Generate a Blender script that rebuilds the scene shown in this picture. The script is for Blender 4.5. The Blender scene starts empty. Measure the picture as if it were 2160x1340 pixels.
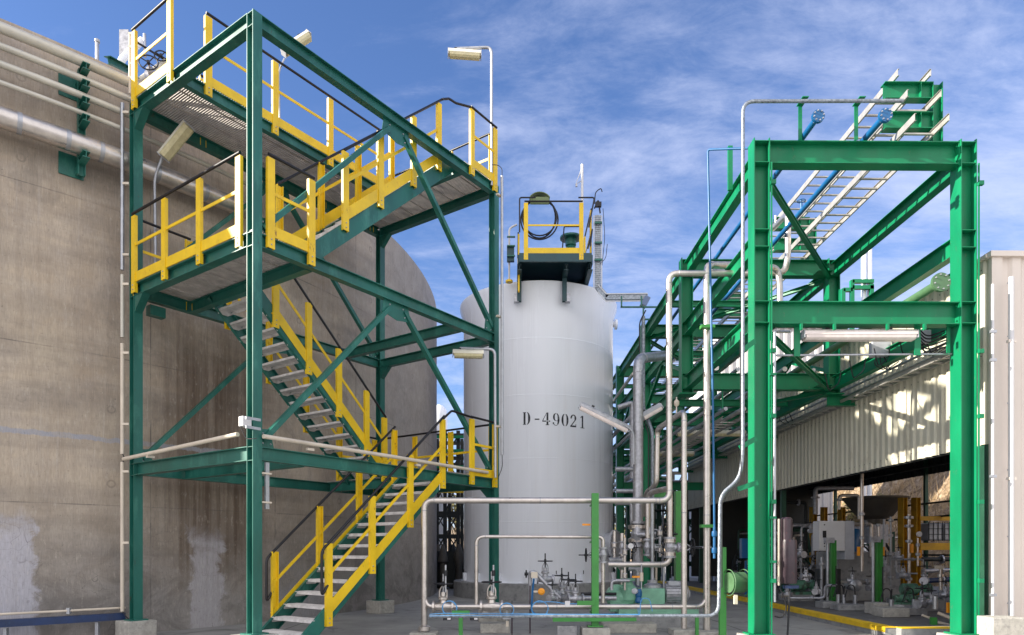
import bpy, math, random
from mathutils import Vector as V, Matrix
random.seed(7)
S = bpy.context.scene
PI = math.pi
# ---------------- camera, world, sun, exposure ----------------
F = 1448.0; HZ = 1160.0; CH = 1.40            # focal length and horizon row of the photograph, eye height
cam = bpy.data.objects.new("camera", bpy.data.cameras.new("camera")); S.collection.objects.link(cam)
cam.location = (0, 0, CH); cam.rotation_euler = (PI/2, 0, 0)
cam.data.sensor_width = 36; cam.data.lens = F/2160*36
cam.data.shift_y = (HZ-670)/2160; cam.data.clip_end = 2000; cam.data.clip_start = 0.05
S.camera = cam
SUN_AZ = math.radians(12.5); SUN_EL = math.radians(22)
sd = V((-math.cos(SUN_AZ)*math.cos(SUN_EL), -math.sin(SUN_AZ)*math.cos(SUN_EL), math.sin(SUN_EL)))
sun = bpy.data.objects.new("sun", bpy.data.lights.new("sun", 'SUN')); S.collection.objects.link(sun)
sun.data.energy = 4.4; sun.data.angle = math.radians(0.53); sun.data.color = (1, 0.93, 0.80)
sun.rotation_euler = sd.to_track_quat('Z', 'Y').to_euler(); sun.location = (-20, -5, 30)
W = bpy.data.worlds.new("World"); S.world = W; W.use_nodes = True
nt = W.node_tree; N = nt.nodes; L = nt.links
N.clear()
out = N.new('ShaderNodeOutputWorld'); bg = N.new('ShaderNodeBackground'); L.new(bg.outputs[0], out.inputs[0])
sky = N.new('ShaderNodeTexSky'); sky.sky_type = 'NISHITA'; sky.sun_disc = False
sky.sun_elevation = SUN_EL; sky.sun_rotation = math.atan2(sd.x, sd.y); sky.air_density = 1.0; sky.dust_density = 0.6; sky.ozone_density = 2.5
tc = N.new('ShaderNodeTexCoord'); sep = N.new('ShaderNodeSeparateXYZ'); L.new(tc.outputs['Generated'], sep.inputs[0])
def mth(op, a, b=None, tree=nt):
    n = tree.nodes.new('ShaderNodeMath'); n.operation = op
    for i, x in enumerate((a, b)):
        if x is None: continue
        if isinstance(x, (int, float)): n.inputs[i].default_value = x
        else: tree.links.new(x, n.inputs[i])
    return n.outputs[0]
zz = mth('ADD', mth('MAXIMUM', sep.outputs[2], 0.0), 0.22)
cmb = N.new('ShaderNodeCombineXYZ')
L.new(mth('DIVIDE', sep.outputs[0], zz), cmb.inputs[0]); L.new(mth('DIVIDE', sep.outputs[1], zz), cmb.inputs[1])
mp = N.new('ShaderNodeMapping'); mp.inputs['Rotation'].default_value = (0, 0, 0.5); mp.inputs['Scale'].default_value = (0.85, 1.6, 1); L.new(cmb.outputs[0], mp.inputs[0])
n1 = N.new('ShaderNodeTexNoise'); n1.inputs['Scale'].default_value = 2.0; n1.inputs['Detail'].default_value = 12; n1.inputs['Roughness'].default_value = 0.66; n1.inputs['Distortion'].default_value = 0.35
L.new(mp.outputs[0], n1.inputs[0])
n2 = N.new('ShaderNodeTexNoise'); n2.inputs['Scale'].default_value = 11; n2.inputs['Detail'].default_value = 10; n2.inputs['Roughness'].default_value = 0.68; n2.inputs['Distortion'].default_value = 0.5
L.new(mp.outputs[0], n2.inputs[0])
dens = mth('ADD', mth('MULTIPLY', n1.outputs[0], 0.76), mth('MULTIPLY', n2.outputs[0], 0.24))
# more cloud to the right and low down, clear blue top left
dens = mth('ADD', dens, mth('MULTIPLY', sep.outputs[0], 0.20))
dens = mth('ADD', dens, mth('MULTIPLY', mth('SUBTRACT', 0.42, sep.outputs[2]), 0.34))
back = mth('MAXIMUM', mth('MULTIPLY', sep.outputs[1], -1.0), 0.0)      # unseen bright cloud added behind the camera to fill the shaded faces
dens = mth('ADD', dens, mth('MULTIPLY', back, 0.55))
rp = N.new('ShaderNodeMapRange'); rp.interpolation_type = 'SMOOTHSTEP'; rp.inputs[1].default_value = 0.40; rp.inputs[2].default_value = 0.78; rp.inputs[3].default_value = 0; rp.inputs[4].default_value = 0.70
L.new(dens, rp.inputs[0])
mix = N.new('ShaderNodeMix'); mix.data_type = 'RGBA'; L.new(rp.outputs[0], mix.inputs[0])
tint = N.new('ShaderNodeVectorMath'); tint.operation = 'MULTIPLY'; L.new(sky.outputs[0], tint.inputs[0]); tint.inputs[1].default_value = (0.41, 0.475, 0.63)
L.new(tint.outputs[0], mix.inputs[6]); mix.inputs[7].default_value = (2.3, 2.5, 3.3, 1)
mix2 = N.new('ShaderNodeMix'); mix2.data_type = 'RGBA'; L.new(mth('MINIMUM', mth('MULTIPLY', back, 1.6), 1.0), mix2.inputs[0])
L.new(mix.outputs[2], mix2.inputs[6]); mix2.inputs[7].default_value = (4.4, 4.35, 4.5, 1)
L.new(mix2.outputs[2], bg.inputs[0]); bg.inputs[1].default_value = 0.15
S.view_settings.view_transform = 'Standard'; S.view_settings.look = 'None'; S.view_settings.gamma = 1; S.view_settings.exposure = 1.32
S.cycles.max_bounces = 5; S.cycles.diffuse_bounces = 3; S.cycles.glossy_bounces = 3; S.cycles.use_denoising = True

# ---------------- materials ----------------
def mat(name, col, rough=0.5, metal=0.0, var=0.15, scale=3.0, bump=0.0, bscale=40, col2=None, thr=(0.5, 0.7), stretch=(1, 1, 1), spec=0.5, emit=None, coat=0, dirt=None):
    m = bpy.data.materials.new(name); m.use_nodes = True; t = m.node_tree; n = t.nodes; l = t.links
    b = n['Principled BSDF']; b.inputs['Roughness'].default_value = rough; b.inputs['Metallic'].default_value = metal
    b.inputs['Specular IOR Level'].default_value = spec
    tcn = n.new('ShaderNodeTexCoord'); mpn = n.new('ShaderNodeMapping'); mpn.inputs['Scale'].default_value = stretch
    geo = n.new('ShaderNodeNewGeometry'); l.new(geo.outputs['Position'], mpn.inputs[0])
    ns = n.new('ShaderNodeTexNoise'); ns.inputs['Scale'].default_value = scale; ns.inputs['Detail'].default_value = 6; ns.inputs['Roughness'].default_value = 0.62
    l.new(mpn.outputs[0], ns.inputs[0])
    mr = n.new('ShaderNodeMapRange'); mr.inputs[1].default_value = 0.3; mr.inputs[2].default_value = 0.7; mr.inputs[3].default_value = 1-var; mr.inputs[4].default_value = 1+var
    l.new(ns.outputs[0], mr.inputs[0])
    vm = n.new('ShaderNodeVectorMath'); vm.operation = 'SCALE'; vm.inputs[0].default_value = col; l.new(mr.outputs[0], vm.inputs['Scale'])
    cur = vm.outputs[0]
    if col2:
        nb = n.new('ShaderNodeTexNoise'); nb.inputs['Scale'].default_value = scale*2.3; nb.inputs['Detail'].default_value = 8; nb.inputs['Roughness'].default_value = 0.7; l.new(mpn.outputs[0], nb.inputs[0])
        r2 = n.new('ShaderNodeMapRange'); r2.inputs[1].default_value = thr[0]; r2.inputs[2].default_value = thr[1]; l.new(nb.outputs[0], r2.inputs[0])
        mx = n.new('ShaderNodeMix'); mx.data_type = 'RGBA'; l.new(r2.outputs[0], mx.inputs[0]); l.new(cur, mx.inputs[6]); mx.inputs[7].default_value = (*col2, 1)
        cur = mx.outputs[2]
    if dirt:
        nd = n.new('ShaderNodeTexNoise'); nd.inputs['Scale'].default_value = dirt[1]; nd.inputs['Detail'].default_value = 9; nd.inputs['Roughness'].default_value = 0.72
        md = n.new('ShaderNodeMapping'); md.inputs['Scale'].default_value = (1, 1, .45); l.new(geo.outputs['Position'], md.inputs[0]); l.new(md.outputs[0], nd.inputs[0])
        rd = n.new('ShaderNodeMapRange'); rd.inputs[1].default_value = dirt[2]; rd.inputs[2].default_value = dirt[2]+.05; rd.inputs[4].default_value = dirt[3]; l.new(nd.outputs[0], rd.inputs[0])
        mz = n.new('ShaderNodeMix'); mz.data_type = 'RGBA'; l.new(rd.outputs[0], mz.inputs[0]); l.new(cur, mz.inputs[6]); mz.inputs[7].default_value = (*dirt[0], 1); cur = mz.outputs[2]
    l.new(cur, b.inputs['Base Color'])
    rr = n.new('ShaderNodeMapRange'); rr.inputs[1].default_value = 0.3; rr.inputs[2].default_value = 0.7; rr.inputs[3].default_value = max(0.05, rough-0.08); rr.inputs[4].default_value = min(1, rough+0.1)
    l.new(ns.outputs[0], rr.inputs[0]); l.new(rr.outputs[0], b.inputs['Roughness'])
    if bump:
        nb2 = n.new('ShaderNodeTexNoise'); nb2.inputs['Scale'].default_value = bscale; nb2.inputs['Detail'].default_value = 5; l.new(mpn.outputs[0], nb2.inputs[0])
        bp = n.new('ShaderNodeBump'); bp.inputs['Strength'].default_value = bump; bp.inputs['Distance'].default_value = 0.01; l.new(nb2.outputs[0], bp.inputs['Height']); l.new(bp.outputs[0], b.inputs['Normal'])
    if emit: b.inputs['Emission Color'].default_value = (*emit[:3], 1); b.inputs['Emission Strength'].default_value = emit[3]
    return m
M = dict(
 tgreen=mat('tower_green_paint', (0.012, 0.115, 0.090), 0.38, dirt=((.07, .045, .03), 9, .64, .75), var=0.28, scale=1.6, stretch=(1, 1, .35), bump=0.05, col2=(0.05, 0.22, 0.17), thr=(.52, .75)),
 rgreen=mat('rack_green_paint', (0.0028, 0.190, 0.080), 0.40, spec=0.35, dirt=((.10, .15, .09), 11, .63, .6), var=0.20, scale=2.0, stretch=(1, 1, .4), bump=0.04, col2=(0.006, 0.155, 0.075), thr=(.55, .75)),
 lgreen=mat('support_green_paint', (0.045, 0.24, 0.045), 0.42, dirt=((.08, .10, .06), 10, .62, .6), var=0.15, scale=3, bump=0.05),
 pgreen=mat('pump_green_paint', (0.20, 0.43, 0.30), 0.45, var=0.2, scale=5, bump=0.1),
 navy=mat('dark_teal_paint', (0.014, 0.058, 0.070), 0.45, var=0.2, scale=3),
 yellow=mat('yellow_paint', (0.80, 0.525, 0.012), 0.42, dirt=((.25, .11, .03), 10, .63, .8), var=0.14, scale=2.4, bump=0.05, col2=(0.62, 0.33, 0.02), thr=(.58, .78)),
 black=mat('black_rail', (0.008, 0.007, 0.010), 0.4, var=0.3, scale=5, col2=(0.10, 0.045, 0.03), thr=(.66, .8)),
 galv=mat('galvanised_steel', (0.42, 0.43, 0.46), 0.42, metal=0.75, var=0.2, scale=8, bump=0.06),
 tray=mat('tray_steel', (0.44, 0.42, 0.39), 0.45, metal=0.45, var=0.12, scale=8, bump=0.05),
 grate=mat('grating_steel', (0.46, 0.42, 0.39), 0.6, metal=0.25, var=0.25, scale=6, bump=0.1, stretch=(1, 1, 1)),
 tread=mat('tread_steel', (0.66, 0.63, 0.61), 0.55, metal=0.15, var=0.25, scale=8, bump=0.15),
 steel=mat('stainless_pipe', (0.60, 0.55, 0.51), 0.33, metal=0.85, var=0.18, scale=5, bump=0.08, col2=(0.50, 0.44, 0.40), thr=(.5, .8)),
 dsteel=mat('grey_cast_steel', (0.40, 0.40, 0.43), 0.42, metal=0.6, var=0.3, scale=14, bump=0.2),
 cream=mat('cream_pipe', (0.62, 0.54, 0.44), 0.45, var=0.15, scale=3, bump=0.05, col2=(0.42, 0.30, 0.2), thr=(.62, .8)),
 wallpipe=mat('wall_pipe_paint', (0.55, 0.52, 0.45), 0.4, metal=0.2, var=0.14, scale=2.5, bump=0.05),
 white=mat('white_tank_paint', (0.88, 0.90, 0.96), 0.24, var=0.04, scale=0.8, bump=0.25, bscale=.8, stretch=(1.6, 1.6, .07), col2=(.79, .79, .82), thr=(.52, .9)),
 lampw=mat('lamp_housing', (0.84, 0.79, 0.66), 0.4, var=0.1, scale=6),
 lampd=mat('lamp_diffuser', (0.62, 0.55, 0.33), 0.25, var=0.12, scale=9),
 lampc=mat('clear_lamp_cover', (0.80, 0.70, 0.66), 0.2, var=0.1, scale=9),
 grey=mat('grey_box', (0.45, 0.46, 0.50), 0.5, var=0.1, scale=6),
 rubber=mat('black_rubber', (0.012, 0.012, 0.016), 0.55, var=0.2),
 blue=mat('blue_pipe_paint', (0.008, 0.10, 0.26), 0.35, var=0.15, scale=4),
 hose=mat('blue_hose', (0.10, 0.32, 0.62), 0.35, var=0.1, scale=9),
 navyb=mat('navy_channel', (0.010, 0.030, 0.10), 0.4, var=0.3, scale=5, col2=(.03, .08, .18), thr=(.6, .8)),
 conc=mat('pedestal_concrete', (0.40, 0.38, 0.34), 0.9, var=0.25, scale=9, bump=0.5, bscale=60, col2=(0.24, 0.23, 0.22), thr=(.5, .75)),
 gconc=mat('grey_concrete', (0.30, 0.30, 0.30), 0.85, var=0.2, scale=3, bump=0.3, bscale=40, col2=(0.15, 0.15, 0.165), thr=(.5, .72)),
 kerb=mat('kerb_yellow', (0.82, 0.52, 0.010), 0.6, var=0.2, scale=4, bump=0.2, col2=(.4, .28, .05), thr=(.6, .8)),
 clad=mat('cladding_sheet', (0.58, 0.55, 0.44), 0.45, dirt=((.30, .26, .19), 2.2, .58, .35), var=0.10, scale=1.2, bump=0.02, stretch=(1, 1, .3)),
 clad2=mat('building_sheet', (0.74, 0.655, 0.58), 0.45, var=0.05, scale=1.0, bump=0.02),
 clad3=mat('far_cladding', (0.62, 0.60, 0.60), 0.5, var=0.06, scale=1.2),
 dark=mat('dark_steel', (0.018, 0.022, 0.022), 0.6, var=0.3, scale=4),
 dgreen=mat('dark_green_panel', (0.010, 0.06, 0.035), 0.5, var=0.3, scale=3),
 orange=mat('orange_disc', (0.80, 0.30, 0.01), 0.4, var=0.1),
 hopper=mat('hopper_steel', (0.13, 0.115, 0.095), 0.55, metal=0.3, var=0.2, scale=3),
 brown=mat('extinguisher_cover', (0.055, 0.035, 0.045), 0.35, var=0.3, scale=6, col2=(.20, .04, .03), thr=(.6, .75)),
 plastic=mat('white_plastic', (0.64, 0.63, 0.64), 0.4, var=0.05),
 bark=mat('bark', (0.12, 0.09, 0.06), 0.9, var=0.3, scale=8),
 leaf=mat('dry_leaf', (0.16, 0.14, 0.05), 0.8, var=0.4, scale=3),
 reel=mat('reel_green_paint', (0.07, 0.15, 0.07), 0.45, var=0.2, scale=5),
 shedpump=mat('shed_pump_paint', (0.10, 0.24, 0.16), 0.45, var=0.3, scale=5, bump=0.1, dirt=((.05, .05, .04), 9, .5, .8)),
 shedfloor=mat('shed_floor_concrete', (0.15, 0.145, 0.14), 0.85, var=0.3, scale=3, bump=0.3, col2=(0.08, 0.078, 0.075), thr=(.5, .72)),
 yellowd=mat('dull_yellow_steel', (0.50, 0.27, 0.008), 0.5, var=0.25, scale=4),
 olive=mat('olive_cover', (0.17, 0.22, 0.10), 0.6, var=0.2),
 letter=mat('black_lettering', (0.010, 0.012, 0.022), 0.5, var=0.3, scale=12, dirt=((.5, .5, .5), 28, .60, .7)),
 mesh=mat('wire_duct', (0.26, 0.29, 0.33), 0.4, metal=0.6, var=0.5, scale=26, bump=0.6, bscale=90),
)
# ---------------- helpers ----------------
col = S.collection
ORG = {}
class MB:
    def __init__(s): s.v = []; s.f = []; s.sm = []
    def add(s, vs, fs, smooth=False):
        o = len(s.v); s.v += [V(p) for p in vs]
        for f in fs: s.f.append([i+o for i in f]); s.sm.append(smooth)
        return s
    def box(s, c, d, ax=None):
        c = V(c); ex, ey, ez = ax if ax else (V((1, 0, 0)), V((0, 1, 0)), V((0, 0, 1)))
        vs = [c+ex*(x*d[0]/2)+ey*(y*d[1]/2)+ez*(z*d[2]/2) for x in (-1, 1) for y in (-1, 1) for z in (-1, 1)]
        return s.add(vs, [(0, 1, 3, 2), (4, 6, 7, 5), (0, 4, 5, 1), (2, 3, 7, 6), (0, 2, 6, 4), (1, 5, 7, 3)])
    def ext(s, p0, p1, poly, up=(0, 0, 1)):
        p0 = V(p0); p1 = V(p1); d = (p1-p0).normalized(); sx = d.cross(V(up)).normalized(); u = sx.cross(d)
        n = len(poly); vs = [p+sx*a+u*b for p in (p0, p1) for a, b in poly]
        fs = [tuple(range(n)), tuple(range(2*n-1, n-1, -1))]+[(i, n+i, n+(i+1) % n, (i+1) % n) for i in range(n)]
        return s.add(vs, fs)
    def bar(s, p0, p1, w, h, up=(0, 0, 1)): return s.ext(p0, p1, [(-w/2, -h/2), (w/2, -h/2), (w/2, h/2), (-w/2, h/2)], up)
    def ib(s, p0, p1, h, b, up=(0, 0, 1), tf=.011, tw=.008):   # top of section on the line p0-p1
        b /= 2; w = tw/2
        return s.ext(p0, p1, [(-b, 0), (-b, -tf), (-w, -tf), (-w, -h+tf), (-b, -h+tf), (-b, -h), (b, -h), (b, -h+tf), (w, -h+tf), (w, -tf), (b, -tf), (b, 0)], up)
    def hc(s, p0, p1, h, b, up, tf=.012, tw=.009):             # centred H section
        b /= 2; w = tw/2; q = h/2
        return s.ext(p0, p1, [(-b, q), (-b, q-tf), (-w, q-tf), (-w, -q+tf), (-b, -q+tf), (-b, -q), (b, -q), (b, -q+tf), (w, -q+tf), (w, q-tf), (b, q-tf), (b, q)], up)
    def chn(s, p0, p1, h, b, sgn=1, up=(0, 0, 1), t=.009):     # channel, web outside
        q = h/2; po = [(0, q), (b, q), (b, q-t), (t, q-t), (t, -q+t), (b, -q+t), (b, -q), (0, -q)]
        return s.ext(p0, p1, [(x*sgn, y) for x, y in po], up)
    def tube(s, pts, r, bend=0.0, seg=12, caps=True, closed=False):
        pts = [V(p) for p in pts]
        if bend > 0 and len(pts) > 2:
            q = [pts[0]]
            for a, b, c in zip(pts, pts[1:], pts[2:]):
                d1 = (a-b); d2 = (c-b); k = min(bend, d1.length*.49, d2.length*.49); d1.normalize(); d2.normalize()
                e, f = b+d1*k, b+d2*k
                for i in range(7):
                    t = i/6; q.append(e*(1-t)**2+b*(2*t*(1-t))+f*t*t)
            q.append(pts[-1]); pts = q
        n = len(pts); T = []
        for i in range(n):
            if closed: d = pts[(i+1) % n]-pts[i-1]
            else: d = pts[min(i+1, n-1)]-pts[max(i-1, 0)]
            T.append(d.normalized())
        nrm = T[0].orthogonal().normalized(); vs = []
        for i in range(n):
            nrm = (nrm-T[i]*nrm.dot(T[i])).normalized(); bi = T[i].cross(nrm)
            for k in range(seg):
                a = 2*PI*k/seg; vs.append(pts[i]+nrm*(r*math.cos(a))+bi*(r*math.sin(a)))
        fs = []
        for i in range(n if closed else n-1):
            j = (i+1) % n
            for k in range(seg): fs.append((i*seg+k, i*seg+(k+1) % seg, j*seg+(k+1) % seg, j*seg+k))
        s.add(vs, fs, True)
        if caps and not closed:
            o = len(s.v)-n*seg
            s.f.append([o+k for k in range(seg)][::-1]); s.sm.append(False); s.f.append([o+(n-1)*seg+k for k in range(seg)]); s.sm.append(False)
        return s
    def lathe(s, base, axis, prof, seg=20, smooth=True):
        base = V(base); ax = V(axis).normalized(); x = ax.orthogonal().normalized(); y = ax.cross(x); vs = []
        if abs(ax.z) > .99: x = V((1, 0, 0)); y = V((0, 1, 0))*(1 if ax.z > 0 else -1)
        for r, h in prof:
            for k in range(seg):
                a = 2*PI*k/seg; vs.append(base+ax*h+x*(r*math.cos(a))+y*(r*math.sin(a)))
        fs = [(i*seg+k, i*seg+(k+1) % seg, (i+1)*seg+(k+1) % seg, (i+1)*seg+k) for i in range(len(prof)-1) for k in range(seg)]
        s.add(vs, fs, smooth)
        o = len(s.v)-len(prof)*seg
        s.f.append([o+k for k in range(seg)][::-1]); s.sm.append(False); s.f.append([o+(len(prof)-1)*seg+k for k in range(seg)]); s.sm.append(False)
        return s
    def cyl(s, p0, p1, r, seg=14):
        p0 = V(p0); p1 = V(p1); d = p1-p0; return s.lathe(p0, d, [(r, 0), (r, d.length)], seg)
    def prism(s, pts, th):
        n = len(pts); th = V(th); vs = [V(p) for p in pts]+[V(p)+th for p in pts]
        return s.add(vs, [tuple(range(n)), tuple(range(2*n-1, n-1, -1))]+[(i, n+i, n+(i+1) % n, (i+1) % n) for i in range(n)])
    def build(s, name, m, parent=None, org=None, kind=None, bev=0):
        o0 = V((0, 0, 0))
        if parent is not None: o0 = ORG[parent.name]
        elif org is not None: o0 = V(org)
        me = bpy.data.meshes.new(name); me.from_pydata([tuple(p-o0) for p in s.v], [], s.f)
        me.polygons.foreach_set('use_smooth', s.sm); me.materials.append(M[m] if isinstance(m, str) else m)
        import bmesh
        bm = bmesh.new(); bm.from_mesh(me); bmesh.ops.recalc_face_normals(bm, faces=bm.faces); bm.to_mesh(me); bm.free()
        ob = bpy.data.objects.new(name, me); col.objects.link(ob)
        if parent is not None: ob.parent = parent
        else: ob.location = o0
        ORG[ob.name] = o0
        if any(s.sm) and not all(s.sm):
            md = ob.modifiers.new('es', 'EDGE_SPLIT'); md.split_angle = math.radians(40)
        if bev:
            md = ob.modifiers.new('bv', 'BEVEL'); md.width = bev; md.segments = 2; md.limit_method = 'ANGLE'
        if kind: ob['kind'] = kind
        return ob
def tag(o, label, cat, group=None):
    o['label'] = label; o['category'] = cat
    if group: o['group'] = group
    return o
def thing(name, label, cat, loc=(0, 0, 0), group=None):
    o = bpy.data.objects.new(name, None); col.objects.link(o); o.location = loc; o.empty_display_size = .2
    ORG[o.name] = V(loc); return tag(o, label, cat, group)
def copy_tree(o, parent=None, loc=None, rot=None):
    c = o.copy(); col.objects.link(c); ORG[c.name] = ORG.get(o.name, V((0, 0, 0)))
    if parent: c.parent = parent
    if loc is not None: c.location = loc
    if rot is not None: c.rotation_euler = rot
    for ch in list(o.children): copy_tree(ch, c)
    return c
def relabel(o, label, group=None):
    o['label'] = label
    if group: o['group'] = group
    return o
def at(u, v, Y): return V(((u-1080)/F*Y, Y, CH+(HZ-v)/F*Y))
A = V((.5797, .8149, 0)); B = V((-.8149, .5797, 0)); N0 = V((-3.397, 9, 0)); Z = V((0, 0, 1))
def T(a, b, z): return N0+A*a+B*b+Z*z
def R(x, y, z): return V((x-.00967*y, y+.00967*(x-3.5), z))
TC = V((-17.29, 21.43, 0)); TR = 14.855
def hit(u, r=TR, c=TC):      # ground point where the view column u meets a circle
    d = V(((u-1080)/F, 1)); cc = V((c.x, c.y)); a = d.dot(d); b = d.dot(cc); D = b*b-a*(cc.dot(cc)-r*r)
    return V((d.x, d.y, 0))*((b-math.sqrt(max(D, 0)))/a)
def ang(u, r=TR):
    p = hit(u, r)-TC; return math.atan2(p.y, p.x)
def arc(r, a0, a1, z, n=24): return [TC+V((r*math.cos(a0+(a1-a0)*i/n), r*math.sin(a0+(a1-a0)*i/n), z)) for i in range(n+1)]
# ---------------- ground, hills ----------------
def ground_mat():
    m = bpy.data.materials.new('yard_concrete'); m.use_nodes = True; t = m.node_tree; n = t.nodes; l = t.links; b = n['Principled BSDF']
    g = n.new('ShaderNodeNewGeometry')
    a = n.new('ShaderNodeTexNoise'); a.inputs['Scale'].default_value = 0.8; a.inputs['Detail'].default_value = 9; a.inputs['Roughness'].default_value = .65; l.new(g.outputs['Position'], a.inputs[0])
    c = n.new('ShaderNodeTexNoise'); c.inputs['Scale'].default_value = 30; c.inputs['Detail'].default_value = 4; l.new(g.outputs['Position'], c.inputs[0])
    r = n.new('ShaderNodeValToRGB'); e = r.color_ramp.elements; e[0].position = .3; e[0].color = (.23, .225, .22, 1); e[1].position = .72; e[1].color = (.42, .41, .39, 1)
    l.new(a.outputs[0], r.inputs[0])
    # oil and water marks
    o = n.new('ShaderNodeTexNoise'); o.inputs['Scale'].default_value = 1.1; o.inputs['Detail'].default_value = 7; o.inputs['Roughness'].default_value = .7; o.inputs['Distortion'].default_value = .8; l.new(g.outputs['Position'], o.inputs[0])
    om = n.new('ShaderNodeMapRange'); om.inputs[1].default_value = .56; om.inputs[2].default_value = .64; om.inputs[4].default_value = .42; l.new(o.outputs[0], om.inputs[0])
    omx = n.new('ShaderNodeMix'); omx.data_type = 'RGBA'; l.new(om.outputs[0], omx.inputs[0]); l.new(r.outputs[0], omx.inputs[6]); omx.inputs[7].default_value = (.07, .068, .066, 1); r = omx
    # slab joints
    br = n.new('ShaderNodeTexBrick'); br.offset = 0; br.inputs['Scale'].default_value = .25; br.inputs['Mortar Size'].default_value = .0035; br.inputs['Brick Width'].default_value = 1; br.inputs['Row Height'].default_value = 1
    br.inputs['Color1'].default_value = br.inputs['Color2'].default_value = (1, 1, 1, 1); br.inputs['Mortar'].default_value = (.35, .35, .35, 1); l.new(g.outputs['Position'], br.inputs[0])
    mx = n.new('ShaderNodeMix'); mx.data_type = 'RGBA'; mx.blend_type = 'MULTIPLY'; mx.inputs[0].default_value = 1; l.new(r.outputs[2], mx.inputs[6]); l.new(br.outputs[0], mx.inputs[7])
    l.new(mx.outputs[2], b.inputs['Base Color']); b.inputs['Roughness'].default_value = .8
    bp = n.new('ShaderNodeBump'); bp.inputs['Strength'].default_value = .25; bp.inputs['Distance'].default_value = .01; l.new(c.outputs[0], bp.inputs['Height']); l.new(bp.outputs[0], b.inputs['Normal'])
    return m
MB().add([(-400, -200, 0), (400, -200, 0), (400, 600, 0), (-400, 600, 0)], [(0, 1, 2, 3)]).build('ground', ground_mat(), kind='structure')
def hill_mat():
    m = bpy.data.materials.new('dry_hillside'); m.use_nodes = True; t = m.node_tree; n = t.nodes; l = t.links; b = n['Principled BSDF']
    g = n.new('ShaderNodeNewGeometry')
    a = n.new('ShaderNodeTexNoise'); a.inputs['Scale'].default_value = 1.6; a.inputs['Detail'].default_value = 10; a.inputs['Roughness'].default_value = .75; a.inputs['Distortion'].default_value = 1.5; l.new(g.outputs['Position'], a.inputs[0])
    r = n.new('ShaderNodeValToRGB'); e = r.color_ramp.elements; e[0].position = .36; e[0].color = (.10, .07, .035, 1); e[1].position = .62; e[1].color = (.62, .47, .32, 1)
    x = r.color_ramp.elements.new(.5); x.color = (.40, .28, .17, 1)
    l.new(a.outputs[0], r.inputs[0]); l.new(r.outputs[0], b.inputs['Base Color']); b.inputs['Roughness'].default_value = 1
    bp = n.new('ShaderNodeBump'); bp.inputs['Strength'].default_value = 1; bp.inputs['Distance'].default_value = .3; l.new(a.outputs[0], bp.inputs['Height']); l.new(bp.outputs[0], b.inputs['Normal'])
    return m
def hill(name, x0, x1, y0, y1, f, nx=70, ny=24):
    vs = []; fs = []
    for j in range(ny+1):
        for i in range(nx+1):
            x = x0+(x1-x0)*i/nx; y = y0+(y1-y0)*j/ny
            vs.append((x, y, f(x, y)))
    for j in range(ny):
        for i in range(nx): k = j*(nx+1)+i; fs.append((k, k+1, k+nx+2, k+nx+1))
    return MB().add(vs, fs, True).build(name, HM, kind='structure')
HM = hill_mat()
rr = random.random
# hill beyond the shed on the right (faces the yard) and low hills behind the plant
hill('hillside', 14.5, 60, 6, 95, lambda x, y: -.2+min(9.5, (x-14.5)*.85)+.35*math.sin(x*1.3+y*.8)+.25*math.sin(y*1.9)+rr()*.25, 60, 90)
hill('hills', -90, 14.5, 62, 120, lambda x, y: -.3+max(0, (y-62)*.10)*(1+.2*math.sin(x*.12))+.4*math.sin(x*.5)+rr()*.3, 80, 24)
# brush on the hillside: thin dry stems and twigs, uncountable
b = MB()
for i in range(9000):
    x = 15+rr()*8; y = 12+rr()*34; z = -.2+min(9.5, (x-14.5)*.85)+.35*math.sin(x*1.3+y*.8)+.25*math.sin(y*1.9)
    h = .25+rr()*.7; dx = (rr()-.5)*.6; dy = (rr()-.5)*.6; w = .012+rr()*.02
    b.add([(x-w, y, z), (x+w, y, z), (x+dx, y+dy, z+h)], [(0, 1, 2)])
    b.add([(x, y-w, z), (x, y+w, z), (x+dx, y+dy, z+h)], [(0, 1, 2)])
b.build('dry_brush', mat('dry_brush', (.42, .31, .19), .9, var=.5, scale=1.5), kind='stuff')['label'] = 'dry tangled brush covering the tan hillside beyond the shed'
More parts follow.
